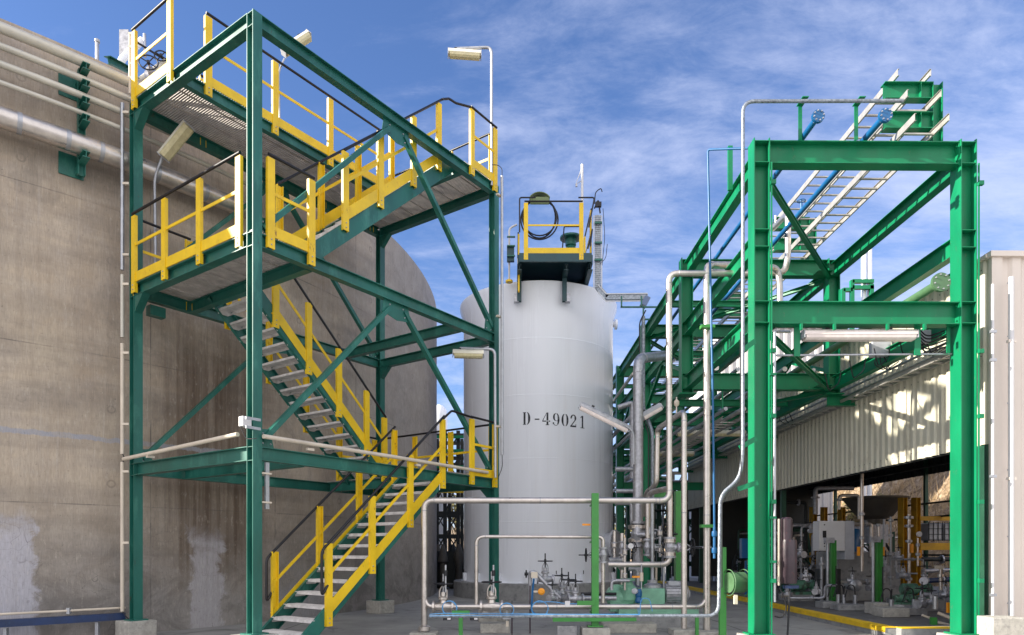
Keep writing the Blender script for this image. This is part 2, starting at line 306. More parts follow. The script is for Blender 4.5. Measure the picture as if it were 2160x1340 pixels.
# ---------------- concrete tank ----------------
def tank_mat():
    m = bpy.data.materials.new('tank_concrete'); m.use_nodes = True; t = m.node_tree; n = t.nodes; l = t.links; b = n['Principled BSDF']
    uv = n.new('ShaderNodeUVMap'); uv.uv_map = 'UVMap'; sp = n.new('ShaderNodeSeparateXYZ'); l.new(uv.outputs[0], sp.inputs[0])
    s_, z_ = sp.outputs[0], sp.outputs[1]
    def noise(sc, st=(1, 1, 1), det=6, ro=.6, dist=0):
        mp = n.new('ShaderNodeMapping'); mp.inputs['Scale'].default_value = st; l.new(uv.outputs[0], mp.inputs[0])
        q = n.new('ShaderNodeTexNoise'); q.inputs['Scale'].default_value = sc; q.inputs['Detail'].default_value = det; q.inputs['Roughness'].default_value = ro; q.inputs['Distortion'].default_value = dist; l.new(mp.outputs[0], q.inputs[0]); return q.outputs[0]
    def mr(x, a, b_, c=0, d=1, sm=False):
        q = n.new('ShaderNodeMapRange'); q.inputs[1].default_value = a; q.inputs[2].default_value = b_; q.inputs[3].default_value = c; q.inputs[4].default_value = d
        if sm: q.interpolation_type = 'SMOOTHSTEP'
        l.new(x, q.inputs[0]); return q.outputs[0]
    k = lambda op, a, c=None: mth(op, a, c, t)
    def mixc(f, a, c, bt='MIX'):
        q = n.new('ShaderNodeMix'); q.data_type = 'RGBA'; q.blend_type = bt
        if isinstance(f, float): q.inputs[0].default_value = f
        else: l.new(f, q.inputs[0])
        for i, x in ((6, a), (7, c)):
            if isinstance(x, tuple): q.inputs[i].default_value = (*x, 1)
            else: l.new(x, q.inputs[i])
        return q.outputs[2]
    big = noise(.45, det=7, ro=.6); mid = noise(2.2, det=8, ro=.7, dist=.6); streak = noise(5.5, (1.6, .05, 1), 5, .65); grain = noise(60, (1, .12, 1), 3, .6)
    c = mixc(mr(big, .35, .68), (.35, .275, .205), (.63, .52, .40))
    c = mixc(mr(mid, .42, .72, 0, .55), c, (.42, .375, .335))
    c = mixc(mr(noise(1.1, (.25, 1.9, 1), 6, .6, .3), .44, .62, 0, .60), c, (.265, .225, .19))
    c = mixc(mr(noise(1.3, (.3, 2.2, 1), 5, .6, .3), .5, .7, 0, .5), c, (.52, .44, .36))
    c = mixc(mr(noise(.32, (1, 1, 1), 5, .6), .50, .64, 0, .55), c, (.60, .50, .375))
    c = mixc(mr(noise(.75, (1, .8, 1), 9, .72, 1.2), .52, .60, 0, .38), c, (.235, .205, .175))
    c = mixc(mr(streak, .46, .74, 0, .38), c, (.245, .19, .145))
    c = mixc(mr(noise(8, (2.2, .06, 1), 4, .7), .56, .72, 0, .45), c, (.52, .46, .40))
    # greyer towards the far right of the drum and darker grey at the foot
    c = mixc(k('MULTIPLY', mr(s_, 6.2, 9.0), .75), c, mixc(mr(mid, .35, .7), (.27, .25, .24), (.42, .385, .36)))
    foot = mr(k('ADD', z_, k('MULTIPLY', mid, 1.8)), 1.4, 3.4, .85, 0)
    c = mixc(foot, c, mixc(mr(noise(1.6, (1, 1.2, 1), 9, .72, .8), .42, .58), (.175, .165, .16), (.30, .285, .275)))
    # dark run-off streaks right of the stair tower's outer column
    dk = k('MULTIPLY', mr(k('ABSOLUTE', k('SUBTRACT', k('ADD', s_, k('MULTIPLY', mid, .6)), STAIN+.3)), .5, 1.35, 1, 0, True), mr(streak, .36, .60, .45, 1))
    dk = k('MULTIPLY', dk, mr(k('ADD', z_, mid), 6.4, 4.9, 0, 1, True)); dk = k('MULTIPLY', dk, mr(k('ADD', z_, mid), 1.0, 2.0, 0, 1))
    c = mixc(k('MULTIPLY', dk, .82), c, (.085, .050, .028))
    # pale repair washes near the ground
    for (sc, w, zt, colr) in PATCH:
        e = k('ADD', k('ABSOLUTE', k('SUBTRACT', s_, sc)), k('MULTIPLY', k('SUBTRACT', mid, .5), .75))
        f = k('MULTIPLY', mr(e, w-.06, w+.06, 1, 0, True), mr(k('ADD', z_, k('MULTIPLY', k('SUBTRACT', mid, .5), 1.1)), zt-.45, zt+.12, 1, 0, True))
        c = mixc(k('MULTIPLY', f, mr(streak, .3, .7, .95, .6)), c, colr)
    # pour joint line
    jl = mr(k('ABSOLUTE', k('SUBTRACT', k('ADD', z_, k('MULTIPLY', noise(4, (1, .4, 1), 7, .7), .16)), 3.27)), .03, .05, 1, 0, True)
    c = mixc(k('MULTIPLY', jl, mr(mid, .3, .6, .35, .9)), c, (.34, .35, .40))
    # formwork joints
    def lines(x, period, off, w):
        q = k('ABSOLUTE', k('SUBTRACT', k('FRACT', k('DIVIDE', k('ADD', x, off), period)), .5)); return mr(q, .5-w, .5-w*.4, 0, 1)
    jn = k('MAXIMUM', lines(s_, 2.42, .35, .005), k('MULTIPLY', lines(z_, 2.42, .3, .004), .8))
    c = mixc(k('MULTIPLY', jn, mr(noise(1.4), .42, .6, 0, .8)), c, (.11, .10, .095))
    # tie holes
    fx = k('SUBTRACT', k('FRACT', k('DIVIDE', k('ADD', s_, .35), 1.21)), .5); fz = k('SUBTRACT', k('FRACT', k('DIVIDE', k('ADD', z_, .55), 1.21)), .5)
    rad = k('SQRT', k('ADD', k('POWER', fx, 2), k('POWER', fz, 2)))
    c = mixc(k('MULTIPLY', mr(k('ABSOLUTE', k('SUBTRACT', rad, .045)), .006, .016, 1, 0), mr(noise(.9), .48, .56, 0, .35)), c, (.12, .10, .09))
    # cracks near the foot
    vo = n.new('ShaderNodeTexVoronoi'); vo.feature = 'DISTANCE_TO_EDGE'; vo.inputs['Scale'].default_value = 4.6
    mpv = n.new('ShaderNodeMapping'); l.new(uv.outputs[0], mpv.inputs[0]); 
    vadd = n.new('ShaderNodeVectorMath'); vadd.operation = 'ADD'; nn = n.new('ShaderNodeTexNoise'); nn.inputs['Scale'].default_value = 3; l.new(uv.outputs[0], nn.inputs[0])
    sc_ = n.new('ShaderNodeVectorMath'); sc_.operation = 'SCALE'; sc_.inputs['Scale'].default_value = .35; l.new(nn.outputs[1], sc_.inputs[0]); l.new(uv.outputs[0], vadd.inputs[0]); l.new(sc_.outputs[0], vadd.inputs[1]); l.new(vadd.outputs[0], vo.inputs[0])
    ck = k('MULTIPLY', mr(vo.outputs['Distance'], .003, .013, .7, 0), k('MULTIPLY', mr(z_, 2.1, 1.5, 0, 1), mr(noise(.9), .48, .58, 0, .85)))
    c = mixc(ck, c, (.06, .055, .05))
    c = mixc(mr(grain, .3, .7, 0, .30), c, (.12, .11, .10))
    c = mixc(mr(noise(26, (1, 1, 1), 4, .7), .60, .70, 0, .5), c, (.11, .095, .08))
    c = mixc(mr(noise(14, (1.2, .35, 1), 8, .75), .56, .68, 0, .35), c, (.60, .54, .46))
    l.new(c, b.inputs['Base Color']); b.inputs['Roughness'].default_value = .92; b.inputs['Specular IOR Level'].default_value = .25
    hgt = k('ADD', k('MULTIPLY', mid, .5), k('ADD', k('MULTIPLY', streak, .3), k('ADD', k('MULTIPLY', grain, .12), k('MULTIPLY', jn, -.5))))
    bp = n.new('ShaderNodeBump'); bp.inputs['Strength'].default_value = .45; bp.inputs['Distance'].default_value = .02; l.new(hgt, bp.inputs['Height']); l.new(bp.outputs[0], b.inputs['Normal'])
    return m
a0 = ang(0)
S_of = lambda u: (ang(u)-a0)*TR
STAIN = S_of(455)
PATCH = [(S_of(28), .24, 1.95, (.52, .51, .57)), (S_of(436), .30, 1.75, (.46, .44, .46)), (S_of(640), .8, .9, (.34, .33, .345))]
def drum(name, c, r, h, m, seg=200, cap=.35, org=None):
    vs = []; fs = []; me = bpy.data.meshes.new(name)
    zs = [0, h-.02, h]; rs = [r, r, r-.02]
    for z, q in zip(zs, rs):
        for k in range(seg): a = 2*PI*k/seg; vs.append((q*math.cos(a), q*math.sin(a), z))
    vs.append((0, 0, h+cap))
    for i in range(2):
        for k in range(seg): fs.append((i*seg+k, i*seg+(k+1) % seg, (i+1)*seg+(k+1) % seg, (i+1)*seg+k))
    for k in range(seg): fs.append((2*seg+k, 2*seg+(k+1) % seg, 3*seg))
    me.from_pydata(vs, [], fs); u = me.uv_layers.new(name='UVMap')
    for p in me.polygons:
        p.use_smooth = len(p.vertices) == 4 and p.index < seg
        an = [math.atan2(me.vertices[i].co.y, me.vertices[i].co.x) for i in p.vertices]
        for li, i, a in zip(p.loop_indices, p.vertices, an):
            if max(an)-min(an) > PI and a < 0: a += 2*PI
            u.data[li].uv = ((a-a0)*r, me.vertices[i].co.z)
    me.materials.append(m); o = bpy.data.objects.new(name, me); col.objects.link(o); o.location = c; ORG[o.name] = V(c); return o
tank = thing('concrete_tank', 'huge round weathered concrete tank with stains on the left side', 'tank', TC)
o = drum('wall', TC, TR, 9.30, tank_mat()); o.parent = tank; o.location = (0, 0, 0)
# rim pieces on the tank roof seen over the edge
p = hit(205, TR-.15); th = thing('vent_pipe', 'short thin steel pipe sticking up from the concrete tank rim', 'pipe', (p.x, p.y, 9.3))
MB().cyl((p.x, p.y, 9.25), (p.x, p.y, 9.66), .028).build('pipe', 'galv', th); MB().lathe((p.x, p.y, 9.66), (0, 0, 1), [(.04, 0), (.04, .04)]).build('cap', 'grey', th)
# unseen silo added outside the frame to cast shade on the white tank
drum('concrete_silo', V((-40, 12.9, 0)), 6.3, 26.5, M['conc'], 64, 1.5)
tag(bpy.data.objects['concrete_silo'], 'tall pale concrete silo standing left of the round concrete tank', 'silo')
# ---------------- pipes along the tank wall ----------------
def zat(u, v, r): return CH+(HZ-v)/F*hit(u, r).y
def wall_pipe(v0, r, off, m, label, a_end, nm='wall_pipe', grp='painted pipes along the concrete tank'):
    z = zat(0, v0, TR+off); pts = arc(TR+off, ang(0, TR+off)-.25, a_end, z, 40)
    t = thing(nm, label, 'pipe', pts[0], grp); MB().tube(pts, r, seg=14).build('pipe', m, t); return t, z
WP = []
for i, (v0, r, lb) in enumerate(((58, .078, 'thickest pale painted pipe, topmost on the concrete tank wall'), (97, .05, 'pale pipe second from the top on the concrete tank wall'),
        (135, .05, 'pale pipe third from the top on the concrete tank wall'), (174, .036, 'thinnest pale pipe, lowest of the four on the concrete tank wall'))):
    WP.append(wall_pipe(v0, r, .36, 'wallpipe', lb, ang(330+60*i)))
bigp = wall_pipe(247, .15, .30, 'steel', 'fat insulated metal-clad pipe running along the concrete tank wall', ang(500), 'insulated_pipe', None)
for u in (40, 142, 212, 330, 430):   # cladding bands
    a = ang(u, TR+.3); c = arc(TR+.3, a-.002, a+.002, bigp[1], 2); MB().tube(c, .153, seg=20, caps=False).build('cladding_band', 'galv', bigp[0])
a = ang(172, TR+.2); rad = V((math.cos(a), math.sin(a), 0)); tg = V((-rad.y, rad.x, 0)); c0 = TC+rad*TR
br = thing('pipe_bracket', 'dark green steel bracket holding the pipes to the concrete tank wall', 'bracket', c0)
zt, zb = WP[0][1]-.06, bigp[1]-.42
MB().box(c0+rad*.012+Z*(zt-.22)-tg*.10, (.02, .34, .34), (rad, tg, Z)).build('wall_plate', 'tgreen', br)
MB().box(c0+rad*.012+Z*(zb+.18)-tg*.10, (.02, .34, .34), (rad, tg, Z)).build('wall_plate', 'tgreen', br)
MB().hc(c0+rad*.18+Z*zb, c0+rad*.18+Z*(zt+.02), .10, .10, tg).build('upright', 'tgreen', br)
for w, z in WP[:4]: MB().ib(c0+rad*.12+Z*(z-.07), c0+rad*.50+Z*(z-.07), .10, .10).build('arm', 'tgreen', br)
MB().ib(c0+rad*.12+Z*(bigp[1]-.16), c0+rad*.50+Z*(bigp[1]-.16), .10, .10).build('arm', 'tgreen', br)
for z in (zt-.1, zb+.1): MB().box(c0+rad*.09+Z*z, (.16, .10, .10), (rad, tg, Z)).build('stub', 'tgreen', br)
# foot: blue channel and conduit
pts = arc(TR+.32, ang(0, TR+.3)-.2, ang(262, TR+.3), .335, 24); t = thing('cable_duct', 'navy blue cable duct low along the concrete tank foot', 'cable duct', pts[0])
b = MB(); [b.bar(p, q, .10, .11) for p, q in zip(pts, pts[1:])]; b.build('duct', 'navyb', t)
for i in (3, 9, 16, 22): MB().box(pts[i]-Z*.2, (.05, .05, .26)).build('leg', 'galv', t)
pts = arc(TR+.34, ang(0, TR+.3)-.2, ang(262, TR+.3), .47, 24); t = thing('conduit', 'beige conduit running just above the navy cable duct', 'conduit', pts[0]); MB().tube(pts, .019).build('pipe', 'cream', t)
for i in (8, 20): MB().box(pts[i], (.05, .06, .09)).build('clamp', 'galv', t)
p = hit(262, TR+.32)
# ---------------- white tank ----------------
WC = V((.81, 21.38, 0)); WR = 2.31
pl = MB().lathe(WC, Z, [(2.62, 0), (2.62, .44), (2.60, .46)], 48, False).build('tank_plinth', 'gconc'); tag(pl, 'round grey concrete plinth under the white tank', 'plinth')
wt = thing('white_tank', 'tall white painted steel tank lettered D-49021 between stair tower and pipe rack', 'tank', WC+Z*.46)
for z in (2.18, 3.95, 5.72, 7.3): MB().lathe(WC, Z, [(WR-.01, z-.022), (WR+.004, z-.010), (WR+.004, z+.010), (WR-.01, z+.022)], 96).build('weld_seam', 'white', wt)
MB().lathe(WC, Z, [(WR, .46), (WR+.08, .461), (WR+.08, .475), (WR, .476)], 96, False).build('base_ring', 'white', wt)
MB().lathe(WC, Z, [(WR, .47), (WR, 8.40), (WR+.11, 8.74), (WR+.12, 8.84), (WR, 8.86), (1.2, 9.0), (.05, 9.1)], 96).build('shell', 'white', wt)
for az in range(-160, 40, 20):
    q = math.radians(az); d = V((math.cos(q), math.sin(q), 0))
    MB().box(WC+d*(WR+.06)+Z*.60, (.10, .10, .24), (d, Z.cross(d), Z)).build('anchor_chair', 'white', wt)
    MB().cyl(WC+d*(WR+.09)+Z*.5, WC+d*(WR+.09)+Z*.82, .012, 8).build('anchor_bolt', 'rubber', wt)
d = V((.86, -.5, 0)).normalized()
def nozzle(mb, base, d, r, L_, fr): return mb.lathe(base, d, [(r, 0), (r, L_), (fr, L_), (fr, L_+.035), (fr*.98, L_+.045), (fr*.98, L_+.07)], 24, False)
nozzle(MB(), WC+V((1, 0, 0))*(WR-.02)+Z*8.42, V((1, 0, 0)), .09, .10, .16).build('nozzle', 'white', wt)
# side manway, lower right
mw = nozzle(MB(), WC+d*(WR-.1)+Z*1.55, d, .34, .30, .44); mwp = mw.build('manway', 'grey', wt)
for i in range(16):
    q = 2*PI*i/16; e1 = Z; e2 = d.cross(Z); c = WC+d*(WR+.28)+Z*1.55+(e1*math.cos(q)+e2*math.sin(q))*.40
    MB().cyl(c-d*.06, c+d*.05, .014, 6).build('bolt', 'galv', mwp)
# lettering: stencil outlines wrapped on the shell
def glyph(ch):
    P = []
    def rect(x0, y0, x1, y1): P.append([(x0, y0), (x1, y0), (x1, y1), (x0, y1)])
    def band(cx, cy, rx, ry, a0, a1, w0, w1, n=18):     # stroke with swelling width, horizontal swell
        for i in range(n):
            q = []
            for j in (i, i+1):
                a = math.radians(a0+(a1-a0)*j/n); w = w0+(w1-w0)*abs(math.cos(a))
                q.append(((cx+rx*math.cos(a), cy+ry*math.sin(a)), (cx+(rx-w)*math.cos(a), cy+(ry-w0)*math.sin(a))))
            P.append([q[0][0], q[1][0], q[1][1], q[0][1]])
    if ch == 'D':
        rect(.06, 0, .23, 1); rect(0, 0, .28, .05); rect(0, .95, .28, 1); band(.34, .5, .30, .5, -84, 84, .07, .19)
    elif ch == '-': rect(0, .40, .40, .50)
    elif ch == '4':
        rect(.36, 0, .52, .30); rect(.36, .36, .52, 1); rect(.28, 0, .60, .05); rect(0, .27, .33, .36); rect(.55, .27, .68, .36)
        P.append([(0, .36), (.07, .36), (.36, .93), (.36, 1)])
    elif ch == '0': band(.32, .5, .30, .5, 100, 260, .07, .18); band(.36, .5, .30, .5, -80, 80, .07, .18)
    elif ch == '9':
        band(.32, .68, .28, .32, 98, 262, .07, .16); band(.32, .5, .30, .5, -60, 82, .07, .17); band(.30, .42, .30, .42, -150, -62, .045, .05); rect(.02, .12, .14, .26); rect(.33, .36, .45, .405)
    elif ch == '2':
        band(.30, .72, .28, .28, -30, 165, .07, .17); rect(.02, .68, .14, .80); P.append([(.0, .06), (.10, .06), (.56, .60), (.44, .60)]); rect(0, 0, .54, .13); rect(.52, 0, .57, .26)
    elif ch == '1': rect(.16, .05, .31, 1); rect(.02, 0, .45, .05); P.append([(.02, .80), (.02, .85), (.15, 1), (.15, .88)])
    return P
b = MB(); base_u = 1103; H = .35
z0 = 1.4+(HZ-898)/F*19.1
us = [(1103, 1.0), (1128, 1), (1144, 1), (1165.5, 1), (1184, 1), (1203, 1), (1224, 1)]
for (u, _), ch in zip(us, 'D-49021'):
    b = MB()
    h0 = hit(u, WR+.005, WC); aa = math.atan2(h0.y-WC.y, h0.x-WC.x)
    for poly in glyph(ch):
        pts = []
        for x, y in poly:
            q = aa+x*H*.92/WR
            pts.append(WC+V((math.cos(q)*(WR+.005), math.sin(q)*(WR+.005), z0-(u-1165)*.0004+y*H)))
        b.add(pts, [tuple(range(len(pts)))])
    b.build('letter', 'letter', wt)
# ---------------- railings ----------------
def post(mb, p, n, h0, h1, w=.112, d=.048):
    n = V(n).normalized(); t = Z.cross(n); c = V(p)
    # U section, web outwards
    mb.ext(c+Z*h0, c+Z*h1, [(-w/2, 0), (w/2, 0), (w/2, -d), (w/2-.012, -d), (w/2-.012, -.010), (-w/2+.012, -.010), (-w/2+.012, -d), (-w/2, -d)], n)
    return mb
def railing(label, segs, group=None, hr=.021, ext0=0, ext1=0, toe=True, name='guard_rail', h=1.06, loop=False):
    """segs: list of (points at deck level, outward normal)"""
    t = thing(name, label, 'railing', segs[0][0][0], group)
    for pts, n in segs:
        n = V(n).normalized(); pts = [V(p) for p in pts]
        for p in pts:
            po = post(MB(), p, n, -.17, h-.02).build('post', 'yellow', t)
            for dz in (-.12, -.05): MB().lathe(p+Z*dz, n, [(.011, 0), (.011, .008), (.005, .012)], 6, False).build('bolt', 'dsteel', po)
        d = (pts[-1]-pts[0]).normalized(); a = pts[0]-d*.04; c = pts[-1]+d*.04
        MB().bar(a+Z*h*.55-n*.02, c+Z*h*.55-n*.02, .014, .045, n.cross(d) if abs(d.z) < .01 else n.cross(d)).build('mid_rail', 'yellow', t)
        if toe:
            up = n.cross(d); up = up if up.z > 0 else -up
            MB().bar(a+Z*.075-n*.022, c+Z*.075-n*.022, .010, .15, up).build('toe_board', 'yellow', t)
        hp = [a-d*ext0+Z*(h+.02)-n*.01, c+d*ext1+Z*(h+.02)-n*.01]
        if loop: q0 = hp[0]-V((d.x, d.y, 0))*.14-Z*.12; hp = [hp[0]-Z*.62, q0-Z*.66, q0]+hp[1:]
        MB().tube(hp, hr, .08).build('handrail', 'black', t)
    return t
def lerp(p, q, t): return V(p)*(1-t)+V(q)*t
# ---------------- steel tower ----------------
LV = (2.77, 5.60, 8.50); LA, LB = 5.28, 3.15
tw = thing('stair_tower_frame', 'dark green steel frame carrying the staircases beside the concrete tank', 'steel frame', T(0, 0, 0))
for a, bb in ((0, 0), (LA, 0), (0, LB), (LA, LB)):
    top = 8.5
    MB().hc(T(a+.07, bb+.07, .28), T(a+.07, bb+.07, top), .14, .14, B, .012, .009).build('column', 'tgreen', tw)
    MB().box(T(a+.07, bb+.07, .29), (.26, .26, .02), (A, B, Z)).build('base_plate', 'tgreen', tw)
    pdn = MB().box(T(a+.07, bb+.07, .14), (.44, .44, .28), (A, B, Z)).build('column_pedestal', 'conc', org=T(a+.07, bb+.07, 0), bev=.012)
    tag(pdn, {(0, 0): 'concrete pedestal under the nearest tower column', (LA, 0): 'concrete pedestal under the tower column before the white tank', (0, LB): 'concrete pedestal at bottom left under the outer tower column', (LA, LB): 'concrete pedestal at the foot of the far tower column behind the stairs'}[(a, bb)], 'pedestal', 'pedestals under the tower columns')
hB = .18
def beam(p0, p1, h=hB, bw=.12, m='tgreen', par=None): return MB().ib(p0, p1, h, bw).build('beam', m, par or tw)
for i, z in enumerate(LV):
    q = 0 if i == 2 else 0
    beam(T(.14, .06, z), T(LA, .06, z)); beam(T(.14, LB+.08, z-(.0 if i != 2 else 0)), T(LA, LB+.08, z))
    beam(T(.07, .14, z), T(.07, LB, z), .19, .14); beam(T(LA+.07, .14, z), T(LA+.07, LB, z))
    # stiffener plates in the column webs
    for a, bb in ((0, 0), (LA, 0), (0, LB)):
        for dz in (-.19, -.01): MB().box(T(a+.035, bb+.07, z+dz), (.062, .116, .009), (A, B, Z)).build('stiffener', 'tgreen', tw)
beam(T(.98, .12, 5.59), T(.98, LB+.02, 5.59)); beam(T(.85, .12, 2.76), T(.85, LB+.02, 2.76)); beam(T(3.9, .12, 2.76), T(3.9, LB+.02, 2.76)); beam(T(4.35, .12, 5.59), T(4.35, LB+.02, 5.59))
beam(T(.14, 1.93, 8.49), T(4.32, 1.93, 8.49), .17, .10); beam(T(4.38, .12, 8.49), T(4.38, LB+.02, 8.49), .17, .10)
# haunches under the beams
for a, bb, z in ((.07, LB, LV[2]), (.07, LB, LV[1])):
    s = -1 if bb > 1 else 1
    p0 = T(a-.06, bb, z-.19); MB().prism([p0, p0+B*s*.26, p0-Z*.26], A*.12).build('haunch', 'tgreen', tw)
for bb, z, s in ((.14, LV[0], 1), (LB, LV[1], -1), (LB, LV[2], -1)):
    p0 = T(LA+.02, bb, z-.18); MB().prism([p0, p0+B*s*.24, p0-Z*.24], A*.10).build('haunch', 'tgreen', tw)
# braces
def brace(p0, p1, w=.085): return MB().ext(p0, p1, [(0, -w/2), (0, w/2), (.009, w/2), (.009, -w/2+.009), (.07, -w/2+.009), (.07, -w/2)], N0.cross(Z) if False else (B if abs((V(p1)-V(p0)).dot(A)) > .1 else A)).build('brace', 'tgreen', tw)
def gusset(pts, th):
    g = MB().prism(pts, th).build('gusset_plate', 'tgreen', tw); c = sum((V(p) for p in pts), V((0, 0, 0)))/len(pts)
    for p in (pts[0], pts[1], pts[-1], pts[2]): q = c.lerp(V(p), .55); MB().lathe(q, -V(th), [(.013, 0), (.013, .010), (.006, .016)], 6, False).build('bolt', 'dsteel', g)
    return g
for z1, z0, bo in ((LV[2], LV[1], 0.0), (LV[1], LV[0], 0.0), (LV[2], LV[1], LB), (LV[1], LV[0], LB)):
    bb = bo+.06 if bo == 0 else bo+.1
    brace(T(2.48, bb, z1-.28), T(.16, bb, z0+.12)); brace(T(2.84, bb+.012, z1-.28), T(LA-.02, bb+.012, z0+.10))
    gusset([T(2.40, bb-.004, z1-.17), T(2.95, bb-.004, z1-.17), T(3.02, bb-.004, z1-.40), T(2.70, bb-.004, z1-.45), T(2.36, bb-.004, z1-.38)], B*.008)
    gusset([T(.14, bb-.004, z0), T(.36, bb-.004, z0), T(.30, bb-.004, z0+.26), T(.14, bb-.004, z0+.24)], B*.008)
    gusset([T(LA, bb+.002, z0), T(LA-.24, bb+.002, z0), T(LA-.2, bb+.002, z0+.28), T(LA, bb+.002, z0+.26)], B*.008)
MB().box(T(.4, LB+.1, 5.28), (.25, .14, .16), (A, B, Z)).build('bearing_block', 'tgreen', tw)
# grating decks: planks with slots between, laid across the walkways
def deck(label, areas, z, step=.038):
    t = thing('grating_deck', label, 'grating', T(*areas[0][:1], areas[0][2], z), 'steel grating decks of the stair tower')
    for a0_, a1_, b0, b1 in areas:
        mb = MB(); n = int((a1_-a0_)/step)
        for i in range(n):
            a = a0_+(i+.5)*(a1_-a0_)/n
            mb.box(T(a, (b0+b1)/2, z+.016), (step*.70, b1-b0, .014), (A, B, Z))
        for k in range(int((b1-b0)/.35)+1): mb.box(T((a0_+a1_)/2, b0+.03+k*.35*((b1-b0-.06)/max(.01, int((b1-b0)/.35)*.35)), z+.0), (a1_-a0_, .012, .018), (A, B, Z))
        mb.build('grating_panel', 'grate', t)
    return t
deck('slotted grating floor of the top walkway, sunlit through its slots', [(.02, 4.38, 1.9, LB+.1), (4.38, LA+.1, .02, LB+.1)], 8.505)
deck('grating floor of the middle landing next to the concrete tank', [(.02, 1.0, .02, LB+.1)], 5.605)
deck('grating floor of the low landing before the white tank', [(3.9, LA+.1, .02, LB+.1)], 2.775)
# ---------------- staircases ----------------
def stair(label, a0_, z0, a1_, z1, b0, b1, n, sh=.20):
    t = thing('staircase', label, 'staircase', T(a0_, (b0+b1)/2, z0), 'staircases of the steel tower')
    for bb, s in ((b0, 1), (b1, -1)):
        p, q = T(a0_, bb, z0), T(a1_, bb, z1); sg = s if a1_ > a0_ else -s
        d = (q-p).normalized(); MB().chn(p-d*.05, q+d*.05, sh, .06, -sg).build('stringer', 'tgreen', t)
    for i in range(n):
        f = (i+1)/(n+1); a = a0_+(a1_-a0_)*f; z = z0+(z1-z0)*f
        tr = MB(); w = b1-b0-.02
        tr.box(T(a, (b0+b1)/2, z+.03), (.24, w, .008), (A, B, Z)); dn = A if a1_ > a0_ else -A
        tr.box(T(a, (b0+b1)/2, z+.012)-dn*.118, (.012, w, .045), (A, B, Z)); tr.box(T(a, (b0+b1)/2, z+.012)+dn*.118, (.008, w, .035), (A, B, Z))
        for k in range(7): tr.box(T(a, (b0+b1)/2, z+.036)+A*(-.09+k*.03), (.008, w*.94, .006), (A, B, Z))
        for bb in (b0+.02, b1-.02): tr.prism([T(a-.12, bb, z+.03), T(a+.12, bb, z+.03), T(a+.12, bb, z-.01), T(a+.06, bb, z-.045), T(a-.12, bb, z-.045)], B*.006)
        tr.build('tread', 'tread', t)
    return t
stair('lowest staircase, rising from the yard to the low landing', .72, -.02, 3.88, 2.74, .02, 1.05, 14)
stair('middle staircase, seen from below between low and middle landing', 3.98, 2.74, 1.02, 5.56, 1.55, 2.62, 14)
stair('upper staircase climbing right from the middle landing to the top', 1.0, 5.62, 4.36, 8.56, .25, 1.07, 14, .24)
# railings
on = -B
def srail(label, aa, f, bb, n, **k): return railing(label, [([T(a, bb, f(a)) for a in aa], n)], 'yellow guard rails of the stair tower', **k)
G = 'yellow guard rails of the stair tower'
f1 = lambda a: -.02+(a-.72)/3.16*2.76+.02; f2 = lambda a: 2.74+(3.98-a)/2.96*2.82; f3 = lambda a: 5.815+(a-1.0)*.878
srail('near rail of the lowest staircase, with the black loop handle', (1.24, 2.09, 2.94, 3.75), f1, -.03, on, loop=True)
srail('far rail of the lowest staircase, seen across its treads', (1.10, 1.95, 2.80, 3.65), f1, 1.10, B, loop=True)
srail('near rail of the middle staircase sloping down before the concrete tank', (1.45, 2.1, 2.75, 3.4, 3.85), f2, 1.52, on)
srail('far rail of the middle staircase, on its concrete tank side', (1.3, 2.1, 2.9, 3.7), f2, 2.66, B)
srail('near rail of the upper staircase', (1.75, 2.49, 3.26, 3.91), f3, .20, on, ext1=.06)
srail('far rail of the upper staircase', (1.2, 2.0, 2.8, 3.6), f3, 1.12, B)
railing('rail on the left edge of the middle landing, next to the concrete tank', [([T(-.03, b_, 5.61) for b_ in (3.12, 2.21, 1.26, .30)], -A)], G)
railing('short rail at the front corner of the middle landing right of the nearest column', [([T(a, -.03, 5.61) for a in (.26, .93)], on)], G)
railing('rail along the back edge of the middle landing', [([T(a, LB+.12, 5.61) for a in (.1, .95)], B)], G)
railing('rail at the left end of the top walkway', [([T(-.03, b_, 8.51) for b_ in (3.12, 2.05)], -A)], G)
railing('long rail along the front edge of the top walkway', [([T(a, 1.87, 8.51) for a in (.50, 1.69, 2.85, 4.05)], on)], G)
railing('rail at the sunny corner of the top landing above the right column', [([T(a, -.03, 8.51) for a in (4.57, 5.28)], on), ([T(LA+.12, b_, 8.51) for b_ in (.15, 1.2, 2.2, 3.1)], A)], G)
railing('back rail of the top walkway on the concrete tank side', [([T(a, LB+.12, 8.51) for a in (1.2, 2.5, 3.8, 5.1)], B)], G)
railing('front rail of the low landing by the right column', [([T(a, -.03, 2.78) for a in (4.57, 5.28)], on)], G)
railing('end rail of the low landing facing the white tank', [([T(LA+.12, b_, 2.78) for b_ in (.15, 1.2, 2.2, 3.1)], A)], G)
railing('back rail of the low landing', [([T(a, LB+.12, 2.78) for a in (4.2, 5.2)], B)], G)
t = thing('handrail_link', 'black handrail bend joining the upper stair rail to the top landing rail', 'handrail', T(4.1, -.03, 9.4)); MB().tube([T(3.97, .18, 9.50), T(4.14, .18, 9.60), T(4.26, .12, 9.56), T(4.57, -.02, 9.59)], .021, .03).build('rail', 'black', t)
t = thing('handrail_link', 'black handrail bend joining the lowest stair rail to the low landing rail', 'handrail', T(4.0, -.03, 3.8)); MB().tube([T(3.75, -.02, 3.70), T(3.98, -.02, 3.88), T(4.57, -.02, 3.85)], .021, .05).build('rail', 'black', t)
